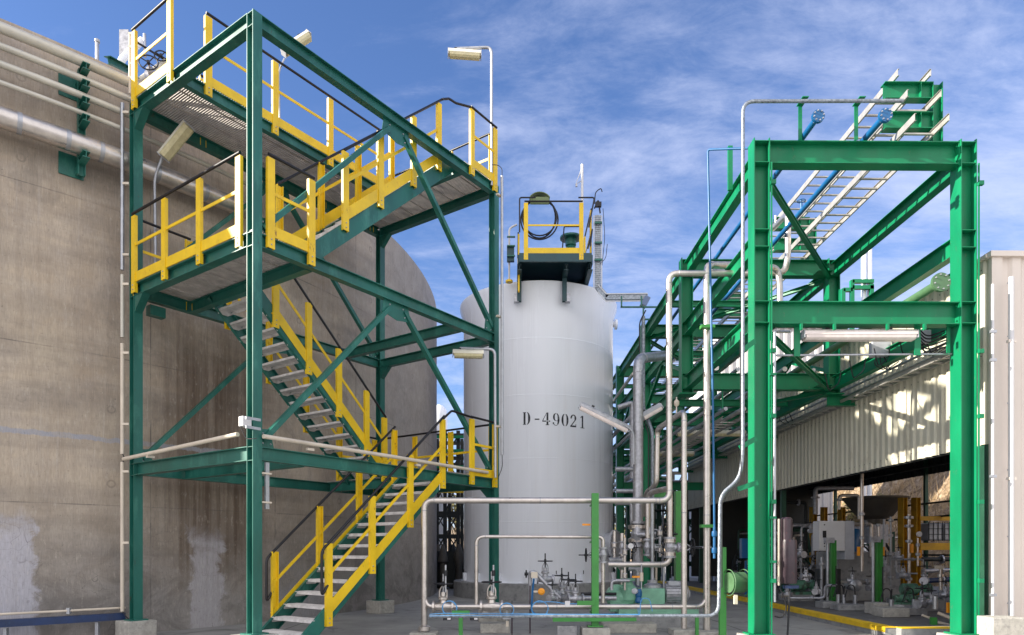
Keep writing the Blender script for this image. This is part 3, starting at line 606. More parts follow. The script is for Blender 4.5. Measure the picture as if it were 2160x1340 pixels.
# ---------------- small things on the tower ----------------
def tubelamp(label, p, d, L_=.70, up=Z, pole=None, r_pole=.021, w=.085, group='tube lights of the yard', cover='lampd', house='lampw'):
    """p = middle of the lamp, d = its long direction"""
    d = V(d).normalized(); up = V(up); s = d.cross(up).normalized(); up = s.cross(d)
    t = thing('tube_light', label, 'lamp', p, group); p = V(p)
    pr = [(-w, 0), (-w*.95, .05), (-w*.5, .085), (w*.5, .085), (w*.95, .05), (w, 0)]
    MB().ext(p-d*L_/2, p+d*L_/2, pr, up).build('housing', house, t)
    pr = [(-w*.96, -.002), (w*.96, -.002), (w*.86, -.045), (w*.5, -.07), (-w*.5, -.07), (-w*.86, -.045)]
    MB().ext(p-d*(L_/2-.02), p+d*(L_/2-.02), pr, up).build('cover', cover, t)
    for e in (-1, 1): MB().box(p+d*e*(L_/2+.006)+up*.01, (.014, w*1.9, .11), (d, s, up)).build('end_cap', 'grey', t)
    for e in (-.28, .28): MB().box(p+d*e*L_+up*.10, (.05, .05, .035), (d, s, up)).build('clamp', 'rubber', t)
    if pole: MB().tube(pole, r_pole, .12, 12).build('pole', 'galv', t)
    return t
# L1: pole lamp above the top landing
Yc = 13.25
q = at(980, 116, Yc); tubelamp('tube light on a tall bent pole above the top landing', q, (1, .1, 0), .62, pole=[at(1037, 392, Yc), at(1037, 100, Yc), at(960, 103, Yc)], r_pole=.028)
q = at(988, 748, Yc-.1); tubelamp('tube light on a bent pole before the white tank, under the middle beam', q, (1, .1, 0), .58, pole=[at(1045, 1008, Yc-.1), at(1044, 737, Yc-.1), at(970, 735, Yc-.1)], r_pole=.03)
q = T(1.05, 2.9, 7.55); p0 = at(372, 299, 11.2); tubelamp('tube light on a pole under the top walkway, near the outer column', p0, (.50, -.1, .50), .66, w=.105, up=(-.5, .25, .5), pole=[at(328, 580, 11.3), at(326, 375, 11.3), at(346, 322, 11.25)], r_pole=.024)
p0 = at(626, 93, 11.75); tubelamp('tube light leaning over the top beam against the blue sky', p0, (.50, .3, .60), .60, up=(-.55, 0, .4), pole=[at(590, 262, 11.6), at(588, 150, 11.6), at(600, 124, 11.65)], r_pole=.015)
# junction box on the nearest column
jb = thing('junction_box', 'pale grey junction box strapped to the nearest tower column', 'junction box', T(0, .05, 3.05))
MB().box(at(517, 890, 8.93), (.13, .10, .13), (A, B, Z)).build('box', 'plastic', jb, bev=.008)
MB().box(at(534, 884, 8.86), (.215, .02, .035), (A, B, Z)).build('strap', 'galv', jb); MB().box(at(534, 903, 8.86), (.215, .02, .035), (A, B, Z)).build('strap', 'galv', jb)
MB().tube([at(506, 897, 8.9), at(512, 912, 8.9), at(520, 926, 8.9), at(532, 926, 8.85), at(541, 925, 8.85)], .006, .03, 8).build('cable', 'rubber', jb)
def conduit(label, pts, r=.022, m='galv', clamps=(), bend=.06, nm='conduit', cat='conduit', group='conduits fixed to the stair tower'):
    t = thing(nm, label, cat, pts[0], group); MB().tube(pts, r, bend).build('pipe', m, t)
    for p, ax in clamps: MB().box(p, (.11, .05, .035), ax).build('clamp', 'cream', t)
    return t
AX = (A, B, Z)
c1 = conduit('pale conduit along the low front beam, right of the nearest column', [T(.12, -.05, 2.90), T(2.6, -.06, 2.89), T(5.0, -.04, 2.87)], .030, 'cream', [(T(.9, -.02, 2.82), AX), (T(3.1, -.02, 2.82), AX)])
c2 = conduit('cream conduit along the low side beam, left of the nearest column', [T(-.06, .25, 2.93), T(-.06, 3.35, 2.84)], .030, 'cream', [(T(-.02, 2.6, 2.82), AX)])
cx = at(258, 700, 10.9)
for (va, vb, lb, m) in ((1290, 975, 'lowest length of upright conduit left of the outer tower column', 'cream'), (958, 725, 'cream upright conduit left of the outer column at mid height', 'cream'), (712, 580, 'short upright conduit below the cable joint left of the outer column', 'wallpipe'), (570, 218, 'upper grey upright conduit left of the outer tower column', 'galv')):
    Yq = 10.92; cl = [(at(266, v, Yq), (V((1, 0, 0)), V((0, 1, 0)), Z)) for v in range(int(vb)+20, int(va)-10, 150)]
    conduit(lb, [at(258, va, Yq), at(258, vb, Yq)], .030, m, cl)
t = thing('cable', 'black cable linking the upright conduits left of the outer column', 'cable', at(262, 960, 10.9)); MB().tube([at(258, 955, 10.92), at(262, 966, 10.9), at(259, 978, 10.92)], .008, .02, 8).build('sheath', 'rubber', t)
t = thing('cable', 'black cable dropping from the conduit to the navy duct', 'cable', at(262, 1290, 10.9)); MB().tube([at(258, 1289, 10.92), at(265, 1300, 10.9), at(275, 1310, 10.95)], .008, .02, 8).build('sheath', 'rubber', t)
Yr = 13.15
conduit('long grey conduit beside the right tower column before the white tank', [at(1059, 960, Yr), at(1059, 372, Yr)], .028, 'galv', [(at(1052, v, Yr), AX) for v in (412, 668, 900)])
t = thing('cable', 'black cable looping into the top of the long grey conduit', 'cable', at(1059, 372, Yr)); MB().tube([at(1059, 374, Yr), at(1059, 355, Yr), at(1050, 348, Yr), at(1038, 348, Yr)], .007, .08, 8).build('sheath', 'rubber', t)
t = thing('cable', 'black cable hanging from the bottom of the long grey conduit', 'cable', at(1059, 968, Yr)); MB().tube([at(1059, 960, Yr), at(1060, 985, Yr), at(1050, 1010, Yr)], .007, .08, 8).build('sheath', 'rubber', t)
t = thing('hanging_gauge', 'narrow grey bracketed rod hanging under the low front beam', 'gauge', at(563, 975, 9.1))
MB().box(at(563, 1025, 9.15), (.055, .03, .62), AX).build('rail', 'galv', t)
for v in (999, 1060): MB().box(at(563, v, 9.12), (.13, .03, .022), AX).build('clip', 'cream', t)
t = thing('hanging_wire', 'thin white wire hanging over the low front beam', 'wire', at(927, 1000, 12.0)); MB().cyl(at(927, 996, 12.0), at(927, 1034, 12.0), .006, 6).build('wire', 'white', t)
# ---------------- pipework on the concrete tank rim, by the top walkway ----------------
p = at(262, 95, 12.0); t = thing('sheet_panel', 'grey metal sheet standing on the tank rim behind the top rail', 'panel', p); MB().box(p, (.16, .03, .52)).build('panel', 'dsteel', t)
t = thing('rim_bracket', 'dark green steel beam lying on the concrete tank rim', 'bracket', at(228, 125, 11.2)); MB().ib(at(226, 118, 11.2), at(285, 150, 11.9), .12, .12).build('beam', 'tgreen', t)
t = thing('white_rim_pipe', 'white pipe passing over the tank rim behind the yellow post', 'pipe', at(262, 125, 11.5)); MB().tube([at(300, 85, 12.2), at(255, 128, 11.9), at(255, 150, 12.0)], .06, .1).build('pipe', 'white', t)
t = thing('vertical_conduit', 'cream bracketed conduit rising beside the yellow post of the top walkway', 'conduit', at(274, 190, 11.0)); MB().cyl(at(274, 198, 11.0), at(274, 72, 11.0), .02).build('pipe', 'cream', t)
for v in (72, 100, 135, 165): MB().box(at(277, v, 11.0), (.08, .04, .035)).build('clamp', 'cream', t)
def wheel(mb, c, n, r=.16, tr=.012, spokes=4):
    n = V(n).normalized(); x = n.orthogonal().normalized(); y = n.cross(x); c = V(c)
    mb.tube([c+x*(r*math.cos(2*PI*i/20))+y*(r*math.sin(2*PI*i/20)) for i in range(20)], tr, seg=8, closed=True)
    for i in range(spokes): a = 2*PI*i/spokes+.3; mb.cyl(c, c+x*(r*math.cos(a))+y*(r*math.sin(a)), tr*.8, 8)
    mb.cyl(c-n*.03, c+n*.03, tr*2.2, 10); return mb
t = thing('rim_valve', 'dark handwheel valve on the tank rim beside the top walkway', 'valve', at(310, 150, 11.8))
wheel(MB(), at(313, 132, 11.7), (.3, -1, .25), .15, .012).build('handwheel', 'rubber', t); wheel(MB(), at(340, 118, 12.2), (.3, -1, .25), .11, .012).build('handwheel', 'rubber', t)
MB().lathe(at(313, 132, 11.72), (-.3, 1, -.25), [(.02, 0), (.02, .1), (.06, .12), (.06, .2), (.11, .22), (.11, .26), (.06, .3), (.09, .4), (.06, .5)], 14).build('body', 'dsteel', t)
MB().tube([at(295, 170, 12.1), at(352, 128, 12.3)], .05).build('pipe', 'wallpipe', t); MB().tube([at(305, 72, 12.1), at(306, 120, 12.1)], .025).build('stem', 'galv', t); MB().tube([at(290, 90, 12.0), at(350, 128, 12.3)], .018).build('rod', 'rubber', t)
# ---------------- pipe rack ----------------
FY = (10.13, 14.23, 18.33, 22.43, 26.5, 30.6)
XL, XR_ = 3.743, 6.78
XD = V((1, .00967, 0)); YD = V((-.00967, 1, 0)); RX = (XD, YD, Z)
rk = thing('pipe_rack', 'long bright green steel pipe rack running away beside the shed', 'pipe rack', R(XL, 10, 0))
def rp(mb, name='beam', m='rgreen', par=rk): return mb.build(name, m, par)
for k, y in enumerate(FY):
    for x in (XL, XR_):
        short = (x == XR_ and k > 0) or k == 1
        rp(MB().hc(R(x, y, 4.62 if short else .17), R(x, y, 7.41), .236, .25, XD, .014, .009), 'column')
        rp(MB().box(R(x, y, 4.61 if short else .16), (.36, .36, .025), RX), 'base_plate')
        if short and x == XR_: rp(MB().ib(R(x-.1, y, 4.59), R(7.27, y, 4.59), .2, .14), 'wall_bracket')
        if k < 3:
            for z in (7.37, 7.06, 6.08, 5.83, 5.03, 4.72):
                rp(MB().box(R(x, y-.065, z), (.21, .118, .010), RX), 'stiffener')
    for zt in (7.39, 5.04): rp(MB().ib(R(XL+.118, y, zt), R(XR_-.118, y, zt), .33, .20, Z, .014, .009))
    if k < 2:
        for zt in (7.39, 5.04):
            for sx, q in ((1, XL+.118), (-1, XR_-.118)):
                rp(MB().box(R(q+sx*.006, y, zt-.165), (.012, .19, .36), RX), 'end_plate')
                bo = MB()
                for dz in (-.06, -.27):
                    for dy in (-.06, .06): bo.cyl(R(q+sx*.012, y+dy, zt+dz), R(q+sx*.035, y+dy, zt+dz), .013, 6)
                rp(bo, 'bolts')
    if k < len(FY)-1:
        y1 = FY[k+1]
        for x in (XL, XR_):
            for zt in (7.30, 6.09, 4.96): rp(MB().ib(R(x, y+.125, zt), R(x, y1-.125, zt), .27, .14, Z, .011, .008))
        for zt in (7.02, 4.70):
            p, q = (R(XL+.1, y+.1, zt), R(XR_-.1, y1-.1, zt)) if k % 2 == 0 else (R(XR_-.1, y+.1, zt), R(XL+.1, y1-.1, zt))
            rp(MB().hc(p, q, .08, .08, Z, .008, .008), 'brace')
            e = R(XR_-.28, y1-.22, zt+.045) if k % 2 == 0 else R(XL+.28, y1-.22, zt+.045)
            rp(MB().box(e, (.3, .26, .010), RX), 'gusset_plate')
    if k > 2: rp(MB().ib(R(XL+.118, y, 3.6), R(XR_-.118, y, 3.6), .25, .16))
    # goal-post brackets for the cable trays
    rp(MB().hc(R(6.355, y, 7.39), R(6.355, y, 8.28), .15, .15, XD), 'tray_post')
    for zt in (8.27, 7.83):
        a = rp(MB().ib(R(5.57, y-.02, zt), R(6.28, y-.02, zt), .24, .14), 'tray_arm')
        if k < 2: rp(MB().box(R(6.1, y-.06, zt-.12), (.010, .06, .21), RX), 'stiffener', par=rk)
for (x, lb) in ((XL, 'concrete pedestal under the left column of the front rack portal'), (XR_, 'concrete pedestal under the right column of the front rack portal')):
    tag(MB().box(R(x, 10.13, .075), (.5, .5, .15), RX).build('column_pedestal', 'conc', org=R(x, 10.13, 0), bev=.012), lb, 'pedestal', 'pedestals under the rack columns')
for i, y in enumerate(FY[1:]):
    if i == 0: continue
    for x, sd_ in ((XL, 'left'),):
        o = MB().box(R(x, y, .075), (.5, .5, .15), RX).build('column_pedestal', 'conc', org=R(x, y, 0), bev=.012)
        tag(o, 'concrete pedestal under the %s rack column, %s back from the front portal' % (sd_, ('one frame', 'two frames', 'three frames', 'four frames', 'five frames')[i]), 'pedestal', 'pedestals under the rack columns')
# edge strip and clamps on the inner flanges of the front columns
for x, nm in ((XL+.125, 'a'), (XR_+.128, 'b')):
    b = MB().box(R(x+.012, 10.0, 3.6), (.018, .02, 6.9), RX); rp(b, 'edge_strip')
    for z in (.95, 2.1, 3.35, 4.3, 6.75): rp(MB().box(R(x+.03, 9.985, z), (.07, .05, .06), RX), 'clamp')
# ---------------- cable trays ----------------
def tray(label, xa, z, y0, y1, w=.49, hh=.10):
    t = thing('ladder_tray', label, 'cable tray', R(xa+w/2, y0, z), 'steel ladder trays on the pipe rack')
    for s in (0, w):
        MB().ext(R(xa+s, y0, z+hh/2), R(xa+s, y1, z+hh/2), [(0, -hh/2), (0, hh/2), (.025 if s == 0 else -.025, hh/2), (.025 if s == 0 else -.025, hh/2-.004), (.004 if s == 0 else -.004, hh/2-.004), (.004 if s == 0 else -.004, -hh/2+.004), (.025 if s == 0 else -.025, -hh/2+.004), (.025 if s == 0 else -.025, -hh/2)]).build('side_rail', 'tray', t)
    r0 = None; y = y0+.35; n = 0
    while y < y1-.1 and n < 70:
        if r0 is None: r0 = MB().box(R(xa+w/2, y0+.35, z+.02), (w-.01, .035, .022), RX).build('rung', 'tray', t); yb = y
        else:
            c = r0.copy(); col.objects.link(c); c.parent = t; c.location = YD*(y-yb)
        y += .30; n += 1
    return t
trays = [tray('topmost of the three steel ladder trays cantilevered over the front portal', 5.70, 8.29, 9.95, 29.5),
 tray('middle of the three steel ladder trays over the front portal', 5.71, 7.84, 9.73, 29.5),
 tray('lowest of the three ladder trays, lying on the portal top beam', 5.72, 7.40, 9.57, 29.5)]
tray('ladder tray along the shed wall under the rack middle beams', 6.95, 4.45, 10.6, 27, .25, .06)
# ---------------- blue and green capped pipes along the rack ----------------
def capped(label, x, z, r, y0, y1, m, name, cat='pipe', fr=2.1):
    t = thing(name, label, cat, R(x, y0, z)); MB().cyl(R(x, y0, z), R(x, y1, z), r, 16).build('pipe', m, t)
    f = MB().lathe(R(x, y0-.035, z), YD, [(r*fr, 0), (r*fr, .018), (r*fr*.97, .018), (r*fr*.97, .026), (r*fr, .026), (r*fr, .046), (r*1.02, .048), (r, .09)], 24, False).build('blind_flange', m, t)
    b = MB()
    for i in range(8):
        a = 2*PI*i/8+.2; c = R(x, y0-.035, z)+XD*(r*fr*.78*math.cos(a))+Z*(r*fr*.78*math.sin(a)); b.cyl(c-YD*.018, c+YD*.07, .010, 6)
    b.build('flange_bolts', 'dsteel', f); return t
capped('blue capped pipe on the rack, further left of the two', 4.38, 7.47, .042, 9.62, 27, 'blue', 'blue_pipe')
bp2 = capped('blue capped pipe beside the ladder trays', 5.31, 7.47, .045, 9.59, 29, 'blue', 'blue_pipe')
MB().cyl(R(5.31, 12.3, 7.5), R(5.31, 12.3, 7.62), .02).build('branch', 'blue', bp2)
wheel(MB(), R(5.31, 12.3, 7.66), Z, .07, .008).build('handwheel', 'blue', bp2)
capped('yellow-green capped pipe lying on the rack middle beam beside the right column', 6.07, 5.13, .062, 9.56, 26, 'reel', 'green_pipe')
for i, (x, z, r, m, lb) in enumerate(((3.98, 5.10, .045, 'steel', 'steel pipe on the rack middle level nearest the left columns'), (4.30, 5.12, .06, 'steel', 'second steel pipe from the left on the rack middle level'),
    (4.75, 5.09, .04, 'galv', 'thin galvanised pipe on the rack middle level'), (5.2, 5.13, .07, 'steel', 'fat steel pipe in the centre of the rack middle level'), (4.2, 4.30, .04, 'galv', 'galvanised conduit slung under the rack middle beams'), (4.5, 4.28, .04, 'galv', 'second galvanised conduit slung under the rack middle beams'),
    (4.05, 7.46, .05, 'steel', 'steel pipe on the rack top level'), (7.12, 4.74, .022, 'galv', 'upper galvanised conduit along the shed cladding'), (7.14, 4.62, .022, 'galv', 'lower galvanised conduit along the shed cladding'))):
    y0 = 14.0 if i < 7 else 10.5
    t = thing('rack_pipe', lb, 'pipe', R(x, y0, z), 'steel pipes running along the rack'); MB().cyl(R(x, y0, z), R(x, 27, z), r, 12).build('pipe', m, t)
for i, (x, z, r, m, lb) in enumerate(((5.75, 5.12, .05, 'steel', 'steel pipe right of centre on the rack middle level'), (6.35, 5.10, .04, 'galv', 'galvanised pipe furthest right on the rack middle level'),
    (4.9, 4.30, .05, 'steel', 'steel pipe slung centrally under the rack middle beams'), (5.5, 4.26, .035, 'galv', 'slim pipe slung under the rack middle beams on the right'), (3.45, 6.15, .045, 'steel', 'steel pipe outside the rack left chord at half height'), (3.42, 5.02, .06, 'dsteel', 'dark pipe outside the rack left columns at middle level'), (3.40, 4.55, .04, 'galv', 'galvanised pipe low outside the rack left columns'), (4.3, 3.75, .06, 'dsteel', 'dark low pipe far under the rack'), (5.0, 3.72, .05, 'steel', 'low steel pipe far under the rack'))):
    y0 = 18.5 if i in (4, 5, 6) else (22.5 if i > 6 else 14.1)
    t = thing('rack_pipe', lb, 'pipe', R(x, y0, z), 'steel pipes running along the rack'); MB().cyl(R(x, y0, z), R(x, 31, z), r, 12).build('pipe', m, t)
tray('ladder tray slung under the rack middle beams on the left', 4.55, 4.12, 14.4, 30, .40, .08)
tray('ladder tray on the rack middle level near the right columns', 5.85, 5.06, 14.4, 30, .45, .08)
for k in range(len(FY)-1):
    ym = (FY[k]+FY[k+1])/2
    if k > 0: rp(MB().ib(R(XL+.07, ym, 4.96), R(XR_-.07, ym, 4.96), .16, .10))
    if k > 0: rp(MB().ib(R(XL+.07, ym, 7.30), R(XR_-.07, ym, 7.30), .14, .10))
    for x in (XL-.01, XR_+.01): rp(MB().hc(R(x, ym, 4.96), R(x, ym, 5.82), .10, .10, XD), 'stub_post') if k > 1 else None
    if k > 0:
        for x in (XL, XR_): rp(MB().hc(R(x, FY[k]+.15, 5.15), R(x, ym, 5.84), .07, .07, XD), 'brace'); rp(MB().hc(R(x, FY[k+1]-.15, 5.15), R(x, ym, 5.84), .07, .07, XD), 'brace')
# hangers of the slung conduits
for k in (1, 2, 3):
    for x in (4.2, 4.5): rp(MB().box(R(x, FY[k], 4.47), (.03, .03, .5), RX), 'hanger')
# galvanised risers looping off the rack (behind the front portal left column)
t = thing('steel_riser', 'steel pipe rising in a loop behind the left portal column', 'pipe', at(1645, 690, 13.4)); q = lambda u, v, Y=13.2: at(u, v, Y)
MB().tube([q(1590, 800, 15.0), q(1668, 640, 13.6), q(1668, 700)], .01) if False else None
MB().tube([q(1500, 575, 12.6), q(1655, 575), q(1662, 545), q(1662, 450), q(1630, 482, 14.2)], .058, .16, 14).build('pipe', 'steel', t)
MB().cyl(q(1636, 455, 14.0), q(1636, 478, 14.0), .02).build('vent', 'steel', t)
# mesh cable duct: from the yard, up the column and over the top beam
t = thing('mesh_cable_duct', 'galvanised mesh cable duct climbing beside the left portal column and over the top', 'cable duct', at(1567, 700, 9.85)); D = 9.85
MB().tube([at(905, 1300, D), at(1516, 1299, D), at(1519, 1042, D), at(1560, 1012, D), at(1567, 960, D), at(1567, 214, D), at(1905, 213, D)], .026, .17, 12).build('duct', 'mesh', t)
MB().tube([at(1523, 1240, D-.04), at(1523, 1050, D-.04), at(1563, 1015, D-.04), at(1562, 700, D-.04)], .008, .12, 8).build('cable', 'rubber', t)
for (u0, v0, u1, v1) in ((1560, 945, 1595, 925), (1556, 1032, 1598, 1018), (1568, 738, 1592, 720)):
    MB().bar(at(u0, v0, D+.02), at(u1, v1, D+.02), .03, .07).build('bracket', 'rgreen', t)
for u in (1693, 1812):
    p = at(u, 217, 9.95); MB().ext((p.x, 10.05, 7.39), (p.x, 10.05, 7.90), [(-.028, -.02), (.028, -.02), (.028, -.012), (.006, -.012), (.006, .03), (-.006, .03), (-.006, -.012), (-.028, -.012)], (0, 1, 0)).build('support_post', 'rgreen', t)
    MB().box((p.x, 9.95, 7.90), (.09, .22, .012)).build('support_arm', 'rgreen', t)
# long fluorescent light under the middle beam
q0 = at(1811, 709, 10.2)
tubelamp('long clear-covered double tube light under the rack middle beam', q0, (1, 0, 0), 1.66, w=.10, cover='lampc', house='lampc', group=None)
t = thing('light_rail', 'galvanised rail hanging under the rack middle beam on green hangers', 'rail', at(1820, 748, 10.25))
MB().cyl(at(1637, 750, 10.25), at(2008, 747, 10.25), .016).build('rail', 'galv', t)
for u, va, vb, w in ((1681, 686, 752, .09), (1935, 683, 750, .09), (2000, 683, 745, .05)):
    p, q_ = at(u, va, 10.2), at(u, vb, 10.2); MB().bar(p, q_, .02, w, (1, 0, 0)).build('hanger', 'rgreen', t)
for u in (1690, 1760, 1872, 1950): MB().box(at(u, 690, 10.0), (.03, .05, .09)).build('clip', 'rgreen', t)
# conduit beside the left portal column
t = thing('column_conduit', 'grey conduit running down the right side of the left portal column', 'conduit', at(1634, 980, 10.0)); MB().tube([at(1665, 700, 10.6), at(1634, 700, 10.0), at(1634, 1270, 10.0)], .020, .03).build('pipe', 'galv', t)
for v in (790, 1092, 1185): MB().box(at(1630, v, 10.0), (.09, .05, .035)).build('clamp', 'rgreen', t)
# junction boxes and cables on the right middle beam
for i, (u, v, Y, w, h, lb) in enumerate(((1856, 738, 12.2, .34, .26, 'grey junction box under the rack near the right column'), (1655, 853, 17.0, .34, .30, 'grey junction box far back under the rack beside the left column'), (1946, 712, 10.9, .2, .2, 'small dark grey box beside the long tube light'))):
    t = thing('junction_box', lb, 'junction box', at(u, v, Y), 'junction boxes under the rack'); MB().box(at(u, v, Y), (w, .14, h)).build('box', 'grey', t, bev=.01); MB().box(at(u, v, Y-.075), (w*.86, .012, h*.82)).build('lid', 'grey', t)
    b = MB(); 
    for k in range(3):
        x = u-8+8*k; b.tube([at(x, v+h*50, Y), at(x+6*k-4, v+h*50+18, Y), at(x+14, v+h*50+30, Y+.2), at(x+40, v+h*50+12, Y+.4)], .009, .08, 6)
    b.build('cables', 'rubber', t)
t = thing('cable_bundle', 'sagging black cables under the rack by the right portal column', 'cable', at(1950, 710, 10.6))
for i in range(6):
    v = 690+i*7; MB().tube([at(1935, v, 10.7), at(1955, v+22, 10.7), at(1985, v+10, 10.6), at(2004, v+4, 10.6)], .011, .12, 6).build('cable', 'rubber', t)
for i in range(5):
    u = 1740+i*52; v = 812-i*26; MB().tube([at(u, v-25, 11.5), at(u+8, v+14, 11.6), at(u+30, v-4, 11.9), at(u+34, v-30, 11.9)], .009, .1, 6).build('cable', 'rubber', t)
# more plant behind the rack: stacks, frame tops
for u, lb in ((1822, 'white upright stack beyond the rack, left of the pair'), (1834, 'white upright stack beyond the rack, right of the pair')):
    t = thing('white_stack', lb, 'pipe', at(u, 600, 27), 'white stacks'); p = at(u, 515, 27); MB().cyl((p.x, p.y, .1), p, .095, 14).build('pipe', 'white', t)
t = thing('stack_frame', 'small green steel frame round the white stacks', 'frame', at(1810, 640, 26.8))
for (u0, v0, u1, v1) in ((1778, 610, 1778, 800), (1797, 592, 1797, 800), (1838, 600, 1838, 800), (1797, 594, 1842, 594), (1797, 607, 1842, 607), (1778, 612, 1797, 612)): MB().bar(at(u0, v0, 26.8), at(u1, v1, 26.8), .14, .14, (0, 1, 0)).build('member', 'rgreen', t)
# ---------------- shed and building on the right ----------------
CX = 7.30; ZB = 3.0; ZT = 5.81; Y0 = 10.30; Y1 = 27.3
def corrug(mb, p0, dirn, nrm, length, z0, z1, period=.2, dep=.035, th=.004):
    dirn = V(dirn); nrm = V(nrm); s = 0; pr = []
    while s < length:
        pr += [(s, 0), (s+period*.36, 0), (s+period*.5, dep), (s+period*.86, dep)]; s += period
    pr = [(min(a, length), d) for a, d in pr]+[(length, 0)]
    p0 = V(p0); vs = []
    for a, d in pr: q = p0+dirn*a+nrm*d; vs += [q+Z*z0, q+Z*z1]
    for a, d in pr: q = p0+dirn*a+nrm*(d-th); vs += [q+Z*z0, q+Z*z1]
    n = len(pr); fs = []
    for i in range(n-1):
        fs.append((2*i, 2*i+2, 2*i+3, 2*i+1)); j = 2*n; fs.append((j+2*i, j+2*i+1, j+2*i+3, j+2*i+2)); fs.append((2*i, j+2*i, j+2*i+2, 2*i+2)); fs.append((2*i+1, 2*i+3, j+2*i+3, j+2*i+1))
    return mb.add(vs, fs)
sh = thing('shed', 'open-sided process shed with corrugated cream upper walls behind the rack', 'shed', R(CX, 15, 0))
corrug(MB(), R(CX, Y0, 0), YD, -XD, Y1-Y0, ZB, ZT).build('wall', 'clad', sh)
MB().box(R(CX-.02, (Y0+Y1)/2, ZT+.02), (.10, Y1-Y0, .05), RX).build('eaves_trim', 'clad2', sh)
MB().box(R(CX+.05, (Y0+Y1)/2, ZB+.03), (.07, Y1-Y0, .10), RX).build('bottom_rail', 'dark', sh)
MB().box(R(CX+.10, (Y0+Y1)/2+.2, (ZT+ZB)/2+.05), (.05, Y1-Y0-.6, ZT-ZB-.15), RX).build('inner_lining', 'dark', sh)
corrug(MB(), R(12.4, Y0+.4, 0), YD, -XD, Y1-Y0-.4, 3.6, ZT).build('wall', 'dark', sh)  # inside of the cladding; its lack of light is put into the colour
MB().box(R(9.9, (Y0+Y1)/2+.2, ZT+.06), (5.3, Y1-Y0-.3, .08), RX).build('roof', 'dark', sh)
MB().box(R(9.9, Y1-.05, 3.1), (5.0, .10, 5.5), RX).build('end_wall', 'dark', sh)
for y in (12.5, 16, 19.5, 23): MB().ib(R(CX+.15, y, 5.72), R(12.3, y, 5.72), .25, .12).build('roof_beam', 'dark', sh)
for x, y in ((CX+.12, 18.3), (CX+.12, 26), (12.3, 20), (12.3, 14.3), (12.3, 25.5), (9.6, 26.8)): MB().box(R(x, y, 1.9 if x < 12 else 2.2), (.12 if x < 12 else .09, .12 if x < 12 else .09, 3.5 if x < 12 else 4.1), RX).build('column', 'dgreen', sh)
for z in (1.25, 2.35, 2.75): MB().bar(R(12.3, 11, z), R(12.3, 27, z), .05, .05).build('side_rail', 'dark', sh)
b = MB()
for z in (3.12, 4.35, 5.66):
    for i in range(84): b.lathe(R(CX-.038, Y0+.14+i*.2, z), -XD, [(.010, 0), (.006, .006)], 6)
b.build('screws', 'dark', sh)
for y in (12.4, 14.9, 17.4): MB().box(R(CX-.042, y, (ZB+ZT)/2), (.006, .02, ZT-ZB), RX).build('sheet_lap', 'clad', sh)
bd = thing('building', 'beige sheet-clad building end at the right edge of the yard', 'building', R(9.5, Y0, 0))
corrug(MB(), R(CX+.14, Y0, 0), XD, -YD, 5, 0, ZT-.02, .34, .04).build('front_wall', 'clad2', bd)
MB().box(R(CX+2.6, Y0+.05, ZT/2-.02), (5.1, .06, ZT-.05), RX).build('wall_core', 'clad2', bd)
MB().prism([R(CX-.01, Y0-.05, 0.02), R(CX+.15, Y0-.05, 0.02), R(CX+.15, Y0-.05, ZT), R(CX-.01, Y0-.05, ZT)], YD*.07).build('corner_trim', 'clad2', bd)
MB().box(R(CX+2.6, Y0-.01, ZT+.02), (5.3, .16, .08), RX).build('roof_trim', 'clad2', bd)
MB().box(R(CX+.03, Y0+.42, 1.5), (.12, .78, 2.98), RX).build('side_panel', 'dgreen', bd)
b = MB()
for z in (.6, 1.6, 2.6, 3.6, 4.6, 5.4):
    for i in range(9): b.lathe(R(CX+.235+i*.34, Y0-.042, z), -YD, [(.012, 0), (.008, .006)], 8)
b.build('screws', 'dsteel', bd)
dp = thing('downpipe', 'white downpipe on the beige building at the right edge', 'pipe', at(2133, 900, 10.1)); MB().cyl(at(2133, 1299, 10.12), at(2133, 585, 10.12), .038, 14).build('pipe', 'plastic', dp)
for v in (720, 1010): MB().box(at(2133, v, 10.12), (.11, .06, .04)).build('clamp', 'clad2', dp)
dp = thing('downpipe', 'slim white pipe down the corner of the beige building', 'pipe', at(2093, 900, 10.0)); MB().cyl(at(2094, 1299, 10.05), at(2094, 600, 10.05), .02, 12).build('pipe', 'plastic', dp)
for v in (700, 760, 1005, 1255): MB().box(at(2094, v, 10.05), (.09, .05, .04)).build('clamp', 'galv', dp)
pd = MB().box(at(2108, 1340, 9.9)+Z*.02, (.46, .4, .50)).build('wall_pedestal', 'conc', bev=.015); tag(pd, 'concrete block at the foot of the beige building corner', 'pedestal')
# far ribbed facade
fb = thing('far_building', 'light grey ribbed building far behind the rack', 'building', (12, 30, 0))
corrug(MB(), (9.0, 30, 0), (1, 0, 0), (0, -1, 0), 5.0, 0, 11.1, .34, .06).build('front_wall', 'clad3', fb); MB().box((11.5, 32.6, 5.5), (4.9, 5, 11.0)).build('wall_core', 'clad3', fb); MB().box((11.5, 30.0, 11.15), (5.2, .3, .14)).build('roof_trim', 'clad3', fb)
# floor slab and yellow kerb
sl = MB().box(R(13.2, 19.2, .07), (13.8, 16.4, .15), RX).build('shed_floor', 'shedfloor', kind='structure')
MB().box(R(6.19, 19.2, .075), (.18, 16.4, .15), RX).build('kerb', 'gconc', kind='structure')
b = MB().box(R(6.19, 19.2, .156), (.19, 16.42, .012), RX).box(R(6.092, 19.2, .12), (.010, 16.42, .085), RX)
b.build('kerb_marking', 'kerb', kind='structure')
b = MB().box(R(6.9, 10.93, .075), (1.25, .16, .15), RX).build('kerb', 'gconc', kind='structure')
MB().box(R(6.9, 10.93, .157), (1.25, .17, .014), RX).build('kerb_marking', 'kerb', kind='structure')
